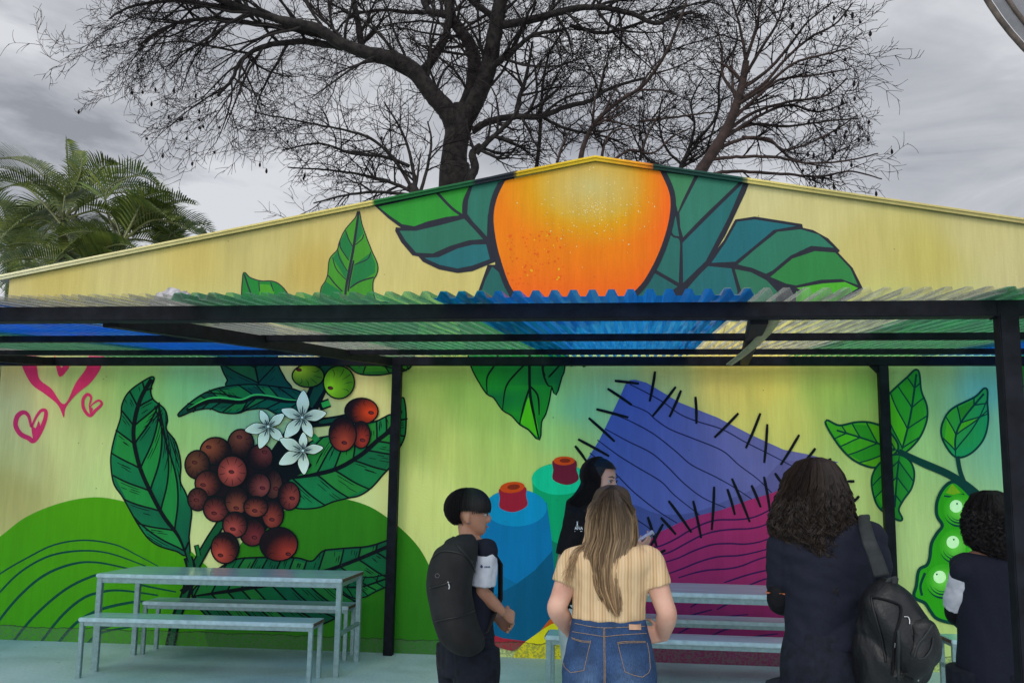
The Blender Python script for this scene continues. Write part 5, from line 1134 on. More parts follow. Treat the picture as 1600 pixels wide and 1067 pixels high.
    for u in (592, 834):
        a, b, c, d = [onb(*q, .004) for q in zz((u-26,262),(u+26,262),(u+26,378),(u-26,378))]; a0, b0, c0, d0 = [onb(*q, .0) for q in zz((u-26,262),(u+26,262),(u+26,378),(u-26,378))]
        k = MB(); k.add([a, b, c, d, a0, b0, c0, d0], [(0, 1, 2, 3), (0, 4, 5, 1), (1, 5, 6, 2), (2, 6, 7, 3), (3, 7, 4, 0)]); k.build('belt_loop', M_DN, jn)
    q = zz((1003,282),(1145,292),(1150,410),(1008,408)); N_ = 5; vs = []
    for i in range(N_+1):
        for j in range(3): 
            t_, v_ = i/N_, j/2; x = lerp(lerp(q[0][0], q[1][0], t_), lerp(q[3][0], q[2][0], t_), v_); y = lerp(lerp(q[0][1], q[1][1], t_), lerp(q[3][1], q[2][1], t_), v_); vs.append(onb(x, y, .004))
    mesh_obj('patch_label', vs, [(i*3+j, (i+1)*3+j, (i+1)*3+j+1, i*3+j+1) for i in range(N_) for j in range(2)], simple('gold_leather', (.50, .30, .19), .30, .65, .1, 60), jn)
    bm.free(); s.shoes(.09, M_WHITE)
    k = MB(); k.tube([p(889, 984, .06), p(885, 985, .10), p(889, 989, .13), p(895, 988, .09), p(889, 984, .06)], .0025, 8); k.build('bracelet', simple('gold', (.6, .36, .12), .3, 1, .1), root, True)
    # hair
    ctr = [(757, 957, 8, .02), (765, 957, 26, .075), (785, 956, 34, .105), (810, 956, 37, .105), (840, 955, 38, .095), (865, 948, 38, .092), (890, 948, 34, .094), (915, 950, 31, .094), (940, 956, 24, .094), (957, 962, 14, .092)]
    def lk(z):
        zs_ = [p(957, c[0]).z for c in ctr]
        for i in range(len(ctr)-1):
            if zs_[i] >= z >= zs_[i+1]: t = (zs_[i]-z)/(zs_[i]-zs_[i+1]); a, b = ctr[i], ctr[i+1]; return tuple(lerp(a[j], b[j], t) for j in (1, 2, 3))
        return ctr[0][1:] if z > zs_[0] else ctr[-1][1:]
    pxm = 1/408.; x0 = p(957, 850).x
    def surf(u, z, lay):
        c, h, dy = lk(z); x = p(c, 850).x+u*h*pxm; return Vector((x, -(dy+lay)*math.sqrt(max(.02, 1-.80*u*u)), z))
    def path(r, k):
        rc = random.Random(k//7+999); u = max(-1, min(1, rc.uniform(-1, 1)+r.gauss(0, .022))); lay = rc.uniform(-.014, .014)+r.gauss(0, .002); top = p(957, 758).z; u0 = u*rc.uniform(.25, .6); n = 22; zend = p(957, lerp(958, 896, abs(u-.15)**1.5*rc.uniform(.3, 1.1)) - (0 if rc.random() < .6 else rc.uniform(0, 60)) - r.uniform(0, 8)).z; out = []; ph = rc.uniform(0, 6); am = rc.uniform(.0, .012)
        for i in range(n+1):
            t = i/n; z = lerp(top-(abs(u)**2.5)*.035, zend, t**1.08); uu = lerp(u0, u, min(1, t*3.2)**.7)+.04*math.sin(ph+t*5)
            q = surf(uu, z, lay); q.x += am*math.sin(ph+t*7)*t; q.y += .006*math.sin(ph*2+t*6)*t
            out.append(q)
        return out
    def cf(t, b, q):
        g = min(1, max(0, (t-.14)/.5)); b2 = ((b*13.7) % 1); c = mixv((.034, .022, .015), (.50, .335, .19), g*(.18+.82*b**1.1)); c = mixv(c, (.42, .22, .085), max(0, t-.6)*.9*b); return tuple(v*(.55+.8*b2) for v in c)
    m = strands('hair', root, 3600, path, cf, .0015, .0006, 3, seed=5)
    # a few locks over the left shoulder
    def p2(r, k):
        a = p(925, 840, -.06); b = p(900+r.uniform(-8, 6), 866+r.uniform(-4, 6), -.06); c = p(882+r.uniform(-6, 12), 905+r.uniform(-16, 18), -.075); return cat([surf(-.7, p(0, 800).z, .0), a+Vector((r.gauss(0, .006), r.gauss(0, .006), 0)), b, c], 6)
    m2 = strands('hair', root, 40, p2, cf, .0012, .0005, 3, seed=6); m.add(m2.v, m2.f, m2.c)
    # the solid mass under the strands
    rg = []
    for (y, c, h, dy) in ctr:
        z = p(957, y).z; cc = Vector((p(c, 850).x, -dy*.35, z)); rg.append((cc, Vector((h*pxm*.90, 0, 0)), Vector((0, dy*.58, 0))))
    k = MB(); loft(k, smooth_rings(rg, 3), 22)
    # keep it behind the face
    k.v = [(v[0], min(v[1], .02 if v[2] > zs+.02 else -.02), v[2]) for v in k.v]
    m.add(k.v, k.f, [cf(min(1, max(0, (p(957, 758).z-v[2])/.48)), .35, v) for v in k.v])
    m.build('hair', M_HAIR, root)
woman_back()

# --- boy with the black backpack, in profile
def boy():
    s = Fig('boy with short black hair and a white sleeved navy shirt, standing in profile', 733, 4.6, 38, 1.52); p = s.px; root = s.root
    skin = skin_mat('tan_skin', (.42, .22, .14)); m = MB()
    top = p(727, 763).z; zs = p(740, 846).z; zh = p(730, 1010).z; zw = p(730, 960).z
    TR = [(zh-.10, .130, .100, 0, 0), (zh, .138, .105, 0, 0), (zw, .125, .092, 0, 0), (zw+.15, .135, .095, 0, 0), (zs-.09, .150, .098, 0, 0), (zs-.035, .145, .085, 0, 0), (zs+.0, .085, .065, 0, 0), (zs+.02, .05, .055, 0, 0)]
    loft(m, s.rings(TR), 26); s.legs(m, .130)
    hc = p(731, 800, .0); HMt = s.HM(Vector((p(733, 800).x, hc.y, top-.218)), 6, 0)
    limb_rings(m, [s.L(0, 0, zs-.02), s.L(0, 0, zs+.02).lerp(HMt @ Vector((0, -.01, .03)), .6), HMt @ Vector((0, -.012, .08))], [.050, .045, .047])
    P = head(m, HMt, .205, .94)
    Rs = s.L(.148, .0, zs-.035); Re = p(752, 924, -.10); Rw = p(786, 957, -.02); Ls = s.L(-.148, 0, zs-.045); Le = p(742, 920, .24); Lw = p(776, 966, .12)
    for a, b, c in ((Rs, Re, Rw), (Ls, Le, Lw)): limb_rings(m, [a, a.lerp(b, .35), a.lerp(b, .8), b, b.lerp(c, .3), c.lerp(b, .12), c], [.044, .040, .034, .033, .034, .024, .021])
    hand(m, Rw, p(806, 966, .05)-Rw, Vector((-.2, .9, -.4)), Vector((.2, .3, 1)), 42, .84)
    hand(m, Lw, p(795, 978, .1)-Lw, Vector((.1, -.9, .1)), Vector((.2, -.2, 1)), 48, .84)
    fuse('body', m, .005, skin, root, 4); face(HMt, root, Vector((0, 0, 0)), hh=.205)
    k = MB(); k.tube([P(.072, .006, .20*.30), P(.078, .004, .20*.27)], [.0035, .0035], 8); k.build('ear_stud', M_METAL, root)
    m = MB(); SR = [(zw-.10, .140, .108, 0, 0)]+[(max(z, zw-.06), a, b, x, y) for z, a, b, x, y in TR[2:-1]]; loft(m, s.rings(SR, .013), 28)
    for a, b in ((Rs, Re), (Ls, Le)): e = a.lerp(b, .15); limb_rings(m, [a.lerp(s.L(0, 0, zs-.05), .35), a+Vector((0, 0, .004)), e], [.055, .057, .052])
    fuse('shirt', m, .006, M_NAVY, root, 4, folds(.008, 9, 6, 2))
    for a, b, nm in ((Rs, Re, 'sleeve'), (Ls, Le, 'sleeve')):
        m = MB(); limb_rings(m, [a.lerp(b, -.02), a.lerp(b, .15), a.lerp(b, .45), a.lerp(b, .84)], [.050, .059, .062, .066]); o = fuse(nm, m, .006, M_WHITE, root, 3, folds(.006, 14, 8, 5))
        if a is Rs:
            bvh = __import__('mathutils.bvhtree', fromlist=['BVHTree']).BVHTree.FromPolygons([v.co.copy() for v in o.data.vertices], [tuple(q.vertices) for q in o.data.polygons]); O = Vector((0, 0, EYE))-s.o
            def hit(x, y, d=.002): h = bvh.ray_cast(O, ray(x, y).normalized()); return h[0]+h[1]*d if h[0] else None
            k = MB(); c = [hit(752.5+2.0*math.cos(a_)*(.8 if math.sin(a_) < 0 else 1), 884.5+2.6*math.sin(a_)) for a_ in np.linspace(0, 6.283, 13)[:-1]]
            if all(c): k.add(c, [tuple(range(12))])
            for x0 in (757, 759.3, 761.6, 763.9):
                q = [hit(x0, 884), hit(x0+1.5, 884), hit(x0+1.5, 886.5), hit(x0, 886.5)]
                if all(q): k.add(q, [(0, 1, 2, 3)])
            if k.v: k.build('sleeve_print', simple('print_navy', (.02, .04, .12), .6), o)
    m = MB(); loft(m, s.rings([(zh-.13, .140, .112, 0, 0), (zh, .146, .115, 0, 0), (zw-.02, .132, .100, 0, 0)], .008), 26); s.legs(m, .150, .028, foot=False, thick=1.05); fuse('trousers', m, .007, M_NAVY2, root, 5, folds(.010, 7, 4, 1)); s.shoes(.09, M_SHOE)
    def path(r, k):
        az = r.uniform(-180, 180); aa = abs(az); lay = r.uniform(1.02, 1.09); n = 9; e1 = -40 if aa < 60 else lerp(-38, 0, min(1, (aa-60)/40)) if aa < 100 else lerp(0, 3, min(1, (aa-105)/50)); rc = random.Random(k//9); e1 += rc.uniform(-14, 8)+r.uniform(-3, 3); lay += rc.uniform(-.015, .035)
        if 62 < aa < 112: e1 = max(e1, -4+r.uniform(-4, 4))
        pts = []; tw = r.uniform(-14, 14)
        for i in range(n+1): t = i/n; pts.append(scalp(HMt, az+tw*t, lerp(86, e1, t), lay*(1+.05*math.sin(t*3.14)), .205))
        return pts
    m = strands('hair', root, 2600, path, lambda t, b, q: tuple(v*(.5+b) for v in (.010, .009, .010)), .0020, .0010, 3, seed=2)
    k = MB(); rg = []
    for i, e in enumerate((-38, -20, 0, 20, 40, 60, 78)):
        vs = [scalp(HMt, a_, max(e, 12 if abs(((a_+180) % 360)-180) > 105 else (-2 if abs(((a_+180) % 360)-180) > 62 else -90)), 1.03, .205) for a_ in range(0, 360, 15)]; rg.append(vs)
    vs = [v for g_ in rg for v in g_]; fs = [(i*24+j, i*24+(j+1) % 24, (i+1)*24+(j+1) % 24, (i+1)*24+j) for i in range(6) for j in range(24)]+[tuple(6*24+j for j in range(24))]
    m.add(vs, fs, (.006, .005, .006)); m.build('hair', M_HAIR, root)
    # backpack
    M_PACK = simple('black_pack_cloth', (.013, .013, .014), .8, 0, .2, 12, .15, 260, .3)
    b0 = s.o+s.f*-.17; bp = empty('backpack', (b0.x, b0.y, 0)); tag(bp, 'plain rounded black backpack on the back of the boy', 'backpack'); O = s.o-bp.location
    def q(x, y, d=0): return at(x, y, s.Y-.20+d)-bp.location
    m = MB(); prof = [(834, 727, 15), (846, 721, 32), (862, 712, 44), (885, 705, 52), (915, 703, 55), (945, 706, 56), (975, 713, 54), (1000, 722, 48), (1016, 728, 34), (1024, 729, 14)]
    rg = []
    for (y, c, h) in prof:
        cc = q(c, y); hw = h/340.; rg.append((cc, (s.r*.75-s.f*.45).normalized()*hw*1.0, (s.f*.75+s.r*.45).normalized()*min(.105, hw*.78)))
    loft(m, smooth_rings(rg, 4), 30)
    bd = fuse('pack_body', m, .007, M_PACK, bp, 8, folds(.010, 6, 4, 7))
    bvh = __import__('mathutils.bvhtree', fromlist=['BVHTree']).BVHTree.FromPolygons([v.co.copy() for v in bd.data.vertices], [tuple(w.vertices) for w in bd.data.polygons]); OO = Vector((0, 0, EYE))-bp.location
    def hit(x, y, d=.003):
        h = bvh.ray_cast(OO, ray(x, y).normalized()); return h[0]+h[1]*d if h[0] else None
    def line(pts, r, mt, nm, d=.003):
        v = [hit(a.x, a.y, d) for a in cat([Vector((x, y, 0)) for x, y in pts], 6)]; v = [w for w in v if w]
        if len(v) > 2: k = MB(); k.tube(v, r, 6); return k.build(nm, mt, bp, True)
    M_TRIM = simple('pack_trim', (.006, .006, .007), .5, 0, .1); M_GR = simple('grey_badge', (.10, .10, .11), .5, 0, .1)
    line([(676, 872), (690, 862), (706, 862), (722, 866), (738, 878)], .004, M_TRIM, 'zip'); line([(672, 918), (690, 914), (706, 908)], .0035, M_TRIM, 'zip'); line([(700, 908), (702, 916), (701, 920)], .003, M_METAL, 'zip_pull')
    line([(665, 975), (690, 968), (720, 962), (748, 950)], .003, M_TRIM, 'seam'); line([(712, 850), (736, 880), (748, 920), (752, 960)], .004, M_TRIM, 'seam')
    line([(684+3.2*math.cos(a), 899+3.2*math.sin(a)) for a in np.linspace(0, 6.283, 10)], .0012, M_GR, 'badge'); 
    for sd in (-1, 1):
        k = MB(); P_ = [O+s.L(sd*.075, -.10, zs-.05), O+s.L(sd*.085, -.04, zs+.015), O+s.L(sd*.09, .05, zs-.01), O+s.L(sd*.095, .115, zs-.10), O+s.L(sd*.10, .115, zs-.26), O+s.L(sd*.135, .02, zs-.40), O+s.L(sd*.10, -.10, zs-.44)]; loft(k, [(c, (s.r*.024), (s.f*.006+Vector((0, 0, .004)))) if False else (c, s.r*.022, ((P_[min(i+1, 6)]-P_[max(i-1, 0)]).normalized().cross(s.r))*.006) for i, c in enumerate(P_)], 10); k.build('strap', M_PACK, bp, True)
    k = MB(); k.tube(cat([q(682, 1018, -.05), q(683, 1030, -.05), q(686, 1044, -.05)], 4), .004, 6); k.build('strap_end', M_TRIM, bp)
boy()

def curl_hair(name, s, ctr, N_, top, seed, colr, rad=.0085, pitch=.030, edge=1.0, ylen=None, frz=.006):
    """ctr: (y, cx, halfwidth px, depth m) down the photograph"""
    p = s.px; pxm = s.Y/F_PX; zz_ = [p(c[1], c[0]).z for c in ctr]
    def lk(z):
        for i in range(len(ctr)-1):
            if zz_[i] >= z >= zz_[i+1]: t = (zz_[i]-z)/(zz_[i]-zz_[i+1]); return tuple(lerp(ctr[i][j], ctr[i+1][j], t) for j in (1, 2, 3))
        return ctr[0][1:] if z > zz_[0] else ctr[-1][1:]
    cxref = p(800, 850)
    def surf(a, z, k=1.):                        # a: angle round the head, 0 = towards the camera
        c, h, dy = lk(z); return Vector((p(c, 850).x+math.sin(a)*h*pxm*k, -math.cos(a)*dy*k, z))
    def path(r, k):
        r1 = r; r = random.Random(k//6*17+seed); a = r.uniform(-2.0, 2.0)+r1.gauss(0, .03); lay = r.uniform(.80, 1.0)+r1.gauss(0, .01); a0 = a*.8; lo = zz_[-1]; hi = zz_[0]; fl = ylen(a, r) if ylen else 1.; L = (hi-lo)*fl; start = 0 if r.random() < .72 else r.uniform(0, .5)
        n = 46; out = []; ph = r.uniform(0, 6.28)+r1.gauss(0, .5); tot = 0; sl = r.uniform(.75, 1.3)*r.choice((-1, 1)); rr = rad*r.uniform(.6, 1.25)*r1.uniform(.8, 1.2); dr = r.gauss(0, .22)
        for i in range(n+1):
            t = start+(1-start)*i/n; z = hi-L*t; aa = lerp(a0, a, min(1, t*3))+dr*t; q = surf(aa, z, lay*(1+.03*math.sin(ph+t*9))); tot = t*L
            g = min(1, max(0, t-.12)*2.2)*rr; w = 6.283*tot/pitch*sl+ph
            tang = Vector((math.cos(aa), math.sin(aa), 0)); nor = Vector((math.sin(aa), -math.cos(aa), 0))
            q = q+tang*math.cos(w)*g+nor*math.sin(w)*g+Vector((0, 0, math.sin(w*.5)*.003)); out.append(q)
        return out
    m = strands(name, s.root, N_, path, lambda t, b, q: tuple(v*(.45+1.0*b)*(1+.5*max(0, t-.6)) for v in colr), .0015, .0006, 3, seed=seed)
    # stray short curls at the outline
    k = MB(); rg = []
    for (y, c, h, dy) in ctr: rg.append((Vector((p(c, 850).x, -dy*.0+.0, p(c, y).z)), Vector((h*pxm*.86, 0, 0)), Vector((0, dy*.86, 0))))
    loft(k, smooth_rings(rg, 3), 24); k.v = [(v[0], min(v[1], .03), v[2]) for v in k.v]; m.add(k.v, k.f, tuple(v*.35 for v in colr)); return m.build('hair', M_CURL, s.root)

def woman_curly():
    s = Fig('woman with long dark curly hair in a plain navy shirt, seen from behind', 1291, 3.74, 92, 1.62); p = s.px; root = s.root
    skin = skin_mat('brown_skin', (.30, .16, .10)); m = MB()
    zs = p(1290, 806).z; zw = p(1290, 960).z; zh = p(1290, 1045).z
    TR = [(zh-.12, .160, .12, 0, 0), (zh, .165, .125, 0, 0), (zh+.09, .155, .115, 0, 0), (zw, .140, .10, 0, 0), (zw+.12, .155, .105, 0, 0), (zs-.13, .172, .108, 0, 0), (zs-.06, .170, .095, 0, 0), (zs-.015, .125, .07, 0, 0), (zs+.01, .06, .055, 0, 0)]
    loft(m, s.rings(TR), 26); s.legs(m, .16, thick=1.1)
    HMt = s.HM(Vector((p(1275, 800).x, 0, p(1275, 721).z-.235)), 95, -2); limb_rings(m, [s.L(-.01, 0, zs-.03), (HMt @ Vector((0, 0, .03))), HMt @ Vector((0, 0, .08))], [.054, .050, .05]); head(m, HMt)
    Ls, Le, Lw = p(1226, 842, 0), p(1220, 938, .05), p(1262, 930, .26); Rs, Re, Rw = p(1360, 842, 0), p(1372, 950, .06), p(1330, 940, .26)
    for a, b, c in ((Ls, Le, Lw), (Rs, Re, Rw)): limb_rings(m, [a, a.lerp(b, .4), b, b.lerp(c, .4), c], [.046, .042, .038, .033, .023])
    hand(m, Lw, Vector((.8, .5, .1)), Vector((0, 0, -1)), Vector((0, 1, .3)), 30, .9); hand(m, Rw, Vector((-.8, .5, .1)), Vector((0, 0, -1)), Vector((0, 1, .3)), 30, .9)
    fuse('body', m, .006, skin, root, 4); face(HMt, root, Vector((0, 0, 0)))
    m = MB(); zhem = p(1290, 1010).z; SR = [(zhem, .152, .118, 0, 0)]+[t for t in TR[3:-1]]; loft(m, s.rings(SR, .012), 30)
    for a, b in ((Ls, Le), (Rs, Re)): e = a.lerp(b, .86); limb_rings(m, [a+Vector((.03 if a.x < 0 else -.03, 0, 0)), a+Vector((0, 0, -.005)), a.lerp(e, .5), e], [.055, .062, .058, .054])
    fuse('shirt', m, .0065, M_NAVY, root, 5, folds(.011, 7, 9, 4))
    M_OR = simple('orange_trim', (.60, .16, .05), .7, 0, .1)
    for a, b, c in ((Ls, Le, Lw), (Rs, Re, Rw)):
        e = a.lerp(b, .86); k = MB(); d = (b-a).normalized(); loft(k, [(e-d*.001, Vector((.0565, 0, 0)), Vector((0, .0565, 0))), (e+d*.005, Vector((.0560, 0, 0)), Vector((0, .0560, 0)))], 24); k.build('sleeve_trim', M_OR, root)
        k = MB(); limb_rings(k, [a.lerp(b, .7), b+Vector((0, 0, -.004)), b.lerp(c, .5), b.lerp(c, .9)], [.049, .050, .044, .036]); fuse('under_sleeve', k, .007, M_DARK, root, 3)
    m = MB(); loft(m, s.rings([(zh-.15, .165, .125, 0, 0), (zh, .172, .132, 0, -.006), (zh+.10, .158, .12, 0, 0), (zw-.05, .146, .106, 0, 0)], .007), 28); s.legs(m, .185, .026, foot=False, thick=1.15); fuse('trousers', m, .007, M_NAVY2, root, 5, folds(.010, 6, 4, 9)); s.shoes(.09, M_SHOE)
    ctr = [(716, 1278, 10, .03), (722, 1277, 28, .075), (740, 1276, 42, .11), (765, 1275, 51, .125), (790, 1273, 57, .125), (815, 1271, 64, .12), (835, 1270, 62, .12), (855, 1276, 50, .115), (872, 1284, 38, .11), (902, 1290, 18, .105)]
    def yl(a, r): return lerp(1.14, .86, min(1, abs(a-.15)/1.2))*r.uniform(.82, 1.06)
    curl_hair('hair', s, ctr, 3000, None, 31, (.020, .013, .010), .0072, .044, ylen=yl)
    # backpack hanging from the right shoulder
    M_PK = simple('black_shiny_nylon', (.006, .0065, .008), .45, 0, .25, 9, .25, 90, .35); M_PT = simple('black_webbing', (.016, .020, .022), .7, 0, .2, 30, .1, 200, .4)
    Yb = 3.55; c0 = at(1400, 980, Yb); bp = empty('backpack', (c0.x, c0.y, 0)); tag(bp, 'shiny black backpack hanging behind the curly haired woman by one strap', 'backpack')
    def q(x, y, d=0): return at(x, y, Yb+d)-bp.location
    outl = [(896, 1375, 1394), (908, 1364, 1412), (930, 1352, 1432), (955, 1345, 1444), (972, 1340, 1452), (985, 1338, 1458), (1005, 1337, 1459), (1025, 1339, 1454), (1045, 1344, 1444), (1065, 1350, 1432), (1085, 1358, 1420), (1110, 1368, 1404)]
    m = MB(); rg = []
    for y, a, b in outl: cc = q((a+b)/2, y, 0); hw = (b-a)/2*Yb/F_PX; rg.append((cc, Vector((hw, .02, 0)), Vector((-.02, min(.11, hw*.85), 0))))
    loft(m, smooth_rings(rg, 4), 32)
    # outer pocket bulge
    pr_ = [(972, 1436, 18), (985, 1440, 20), (1010, 1440, 20), (1035, 1428, 24), (1060, 1412, 22)]
    loft(m, smooth_rings([(q(c, y, -.06), Vector((h*Yb/F_PX, .02, 0)), Vector((0, .06, 0))) for y, c, h in pr_], 3), 20)
    def dd(x, y, z):
        n = mnoise.noise(Vector((x*5+z*3, y*5, z*3.5+x*4))); n2 = mnoise.noise(Vector((x*14+z*9, y*10, z*7-x*8))); n3 = mnoise.noise(Vector((x*30, y*26, z*16+x*20)))
        return -.026*(1-abs(n)*2.4)+.014*n2+.005*n3
    bd = fuse('pack_body', m, .0065, M_PK, bp, 4, dd)
    bvh = __import__('mathutils.bvhtree', fromlist=['BVHTree']).BVHTree.FromPolygons([v.co.copy() for v in bd.data.vertices], [tuple(w.vertices) for w in bd.data.polygons]); OO = Vector((0, 0, EYE))-bp.location
    def hit(x, y, d=.003):
        h = bvh.ray_cast(OO, ray(x, y).normalized()); return h[0]+h[1]*d if h[0] else None
    def zb(*a): return [(1320+u/5.156, 860+v/5.156) for u, v in a]
    def line(pts, r, mt, nm, d=.003):
        v = [hit(a.x, a.y, d) for a in cat([Vector((x, y, 0)) for x, y in pts], 6)]; v = [w for w in v if w]
        if len(v) > 2: k = MB(); k.tube(v, r, 6); return k.build(nm, mt, bp, True)
    line(zb((215, 375), (300, 390), (400, 420), (450, 460), (440, 560), (405, 680), (395, 850), (380, 1000)), .0045, M_DARK, 'zip')
    line(zb((215, 375), (225, 440), (260, 560), (300, 700), (330, 900)), .004, M_PK, 'seam'); line(zb((430, 640), (440, 800), (430, 1040)), .006, M_PT, 'side_strap')
    line(zb((560, 860), (590, 760), (650, 680), (700, 600)), .0045, M_PT, 'pocket_seam'); line(zb((590, 870), (640, 860), (690, 790), (710, 700)), .003, M_PT, 'pocket_seam')
    line(zb((475, 532), (505, 535), (518, 560), (518, 592)), .0022, M_METAL, 'zip_pull'); line(zb((408, 740), (406, 775)), .002, M_METAL, 'zip_pull')
    k = MB(); P_ = [q(*a, -.10) for a in zb((590, 930), (600, 945), (608, 960), (600, 975), (588, 975))]; k.tube(cat(P_, 4), .0022, 6); k.tube([q(*a, -.10) for a in zb((598, 975), (602, 1000), (590, 1050))], .003, 6); k.build('key_ring', M_METAL, bp, True)
    k = MB(); k.tube([q(*a, -.08) for a in zb((610, 915), (660, 905), (718, 903))], [.006, .0075, .0075], 6); k.build('strap_end', M_DARK, bp)
    # grab loop, the shoulder strap and its twin hanging
    k = MB(); P_ = cat([q(*a, -.05) for a in zb((295, 365), (330, 290), (370, 215), (405, 235), (385, 290), (345, 375))], 5)
    loft(k, [(c, Vector((.012, 0, .004)), Vector((0, .004, 0))) for c in P_], 8); k.build('grab_loop', M_PT, bp, True)
    S0 = s.o-bp.location; P_ = cat([S0+p(1352, 812, .06), S0+p(1350, 806, .0), S0+p(1350, 815, -.07), q(1358, 845, -.02), q(1368, 870, -.03), q(1378, 900, -.03)], 5); m = MB()
    W_ = lambda i: lerp(.020, .028, i/len(P_))
    loft(m, [(c, Vector((W_(i), .004, .004)), ((P_[min(i+1, len(P_)-1)]-P_[max(i-1, 0)]).normalized().cross(Vector((1, 0, 0))))*.006) for i, c in enumerate(P_)], 12); m.build('strap', M_PT, bp, True)
    k = MB(); P_ = cat([S0+p(1350, 806, .0), S0+p(1346, 822, .10), S0+p(1350, 880, .17), S0+p(1372, 960, .14), q(1385, 1020, .08)], 5)
    loft(k, [(c, Vector((.022, .006, 0)), ((P_[min(i+1, len(P_)-1)]-P_[max(i-1, 0)]).normalized().cross(Vector((1, 0, 0))))*.006) for i, c in enumerate(P_)], 12); k.build('strap', M_PT, bp, True)
woman_curly()

def person_right():
    s = Fig('person with short black curls and navy tunic, partly behind the nearest post', 1546, 4.45, 70, 1.52); p = s.px; root = s.root
    skin = skin_mat('brown_skin', (.32, .17, .11)); m = MB(); zs = p(1540, 865).z; zw = p(1540, 985).z; zh = p(1540, 1050).z
    TR = [(zh-.1, .14, .11, 0, 0), (zh, .145, .115, 0, 0), (zw, .12, .095, 0, 0), (zw+.14, .135, .10, 0, 0), (zs-.08, .15, .10, 0, 0), (zs-.03, .145, .085, 0, 0), (zs, .085, .06, 0, 0), (zs+.02, .05, .05, 0, 0)]
    loft(m, s.rings(TR), 24); s.legs(m, .14); HMt = s.HM(Vector((p(1551, 800).x, 0, p(1551, 773).z-.225)), 60, -3); limb_rings(m, [s.L(0, 0, zs-.03), HMt @ Vector((0, 0, .03)), HMt @ Vector((0, 0, .08))], [.05, .046, .048]); head(m, HMt)
    Ls, Le, Lw = p(1503, 893, -.02), p(1492, 955, .06), p(1505, 976, .20); Rs, Re, Rw = p(1588, 890, .05), p(1600, 965, .12), p(1570, 975, .3)
    for a, b, c in ((Ls, Le, Lw), (Rs, Re, Rw)): limb_rings(m, [a, a.lerp(b, .4), b, b.lerp(c, .5), c], [.042, .040, .034, .03, .022])
    hand(m, Lw, Vector((.5, .6, .1)), Vector((0, 0, -1)), Vector((0, 1, .3)), 30, .85); hand(m, Rw, Vector((-.6, .6, .1)), Vector((0, 0, -1)), Vector((0, 1, .3)), 30, .85)
    fuse('body', m, .006, skin, root, 4); face(HMt, root, Vector((0, 0, 0)))
    m = MB(); loft(m, s.rings([(zh-.14, .150, .125, 0, 0), (zh, .140, .118, 0, 0), (zw, .128, .102, 0, 0), (zw+.14, .137, .10, 0, 0), (zs-.08, .145, .10, 0, 0), (zs-.03, .14, .085, 0, 0), (zs, .085, .06, 0, 0)], .012), 28)
    for a, b in ((Ls, Le), (Rs, Re)): limb_rings(m, [a+Vector((.02 if a.x < 0 else -.02, 0, 0)), a+Vector((.004 if a.x < 0 else -.004, 0, .004)), a.lerp(b, .15)], [.05, .053, .046])
    fuse('tunic', m, .0065, M_NAVY, root, 4, folds(.010, 6, 3, 6))
    for a, b, c in ((Ls, Le, Lw), (Rs, Re, Rw)):
        k = MB(); limb_rings(k, [a.lerp(b, .02), a.lerp(b, .3), a.lerp(b, .65), a.lerp(b, .92)], [.046, .053, .056, .052]); fuse('sleeve', k, .006, M_WHITE, root, 3, folds(.006, 14, 16, 5))
        k = MB(); limb_rings(k, [a.lerp(b, .6), b+Vector((0, 0, -.003)), b.lerp(c, .5), b.lerp(c, .9)], [.044, .044, .039, .032]); fuse('under_sleeve', k, .006, M_DARK, root, 3)
    m = MB(); s.legs(m, .15, .028, foot=False, thick=1.1); fuse('trousers', m, .008, M_NAVY2, root, 4); s.shoes(.09, M_SHOE)
    ctr = [(767, 1551, 10, .03), (773, 1550, 26, .075), (790, 1549, 34, .105), (812, 1547, 36, .115), (835, 1548, 37, .115), (855, 1551, 36, .11), (868, 1556, 28, .105), (880, 1562, 14, .10)]
    curl_hair('hair', s, ctr, 1800, None, 41, (.011, .009, .010), .0066, .028, ylen=lambda a, r: lerp(1.0, .8, min(1, abs(a)/1.1))*r.uniform(.84, 1.02))
person_right()

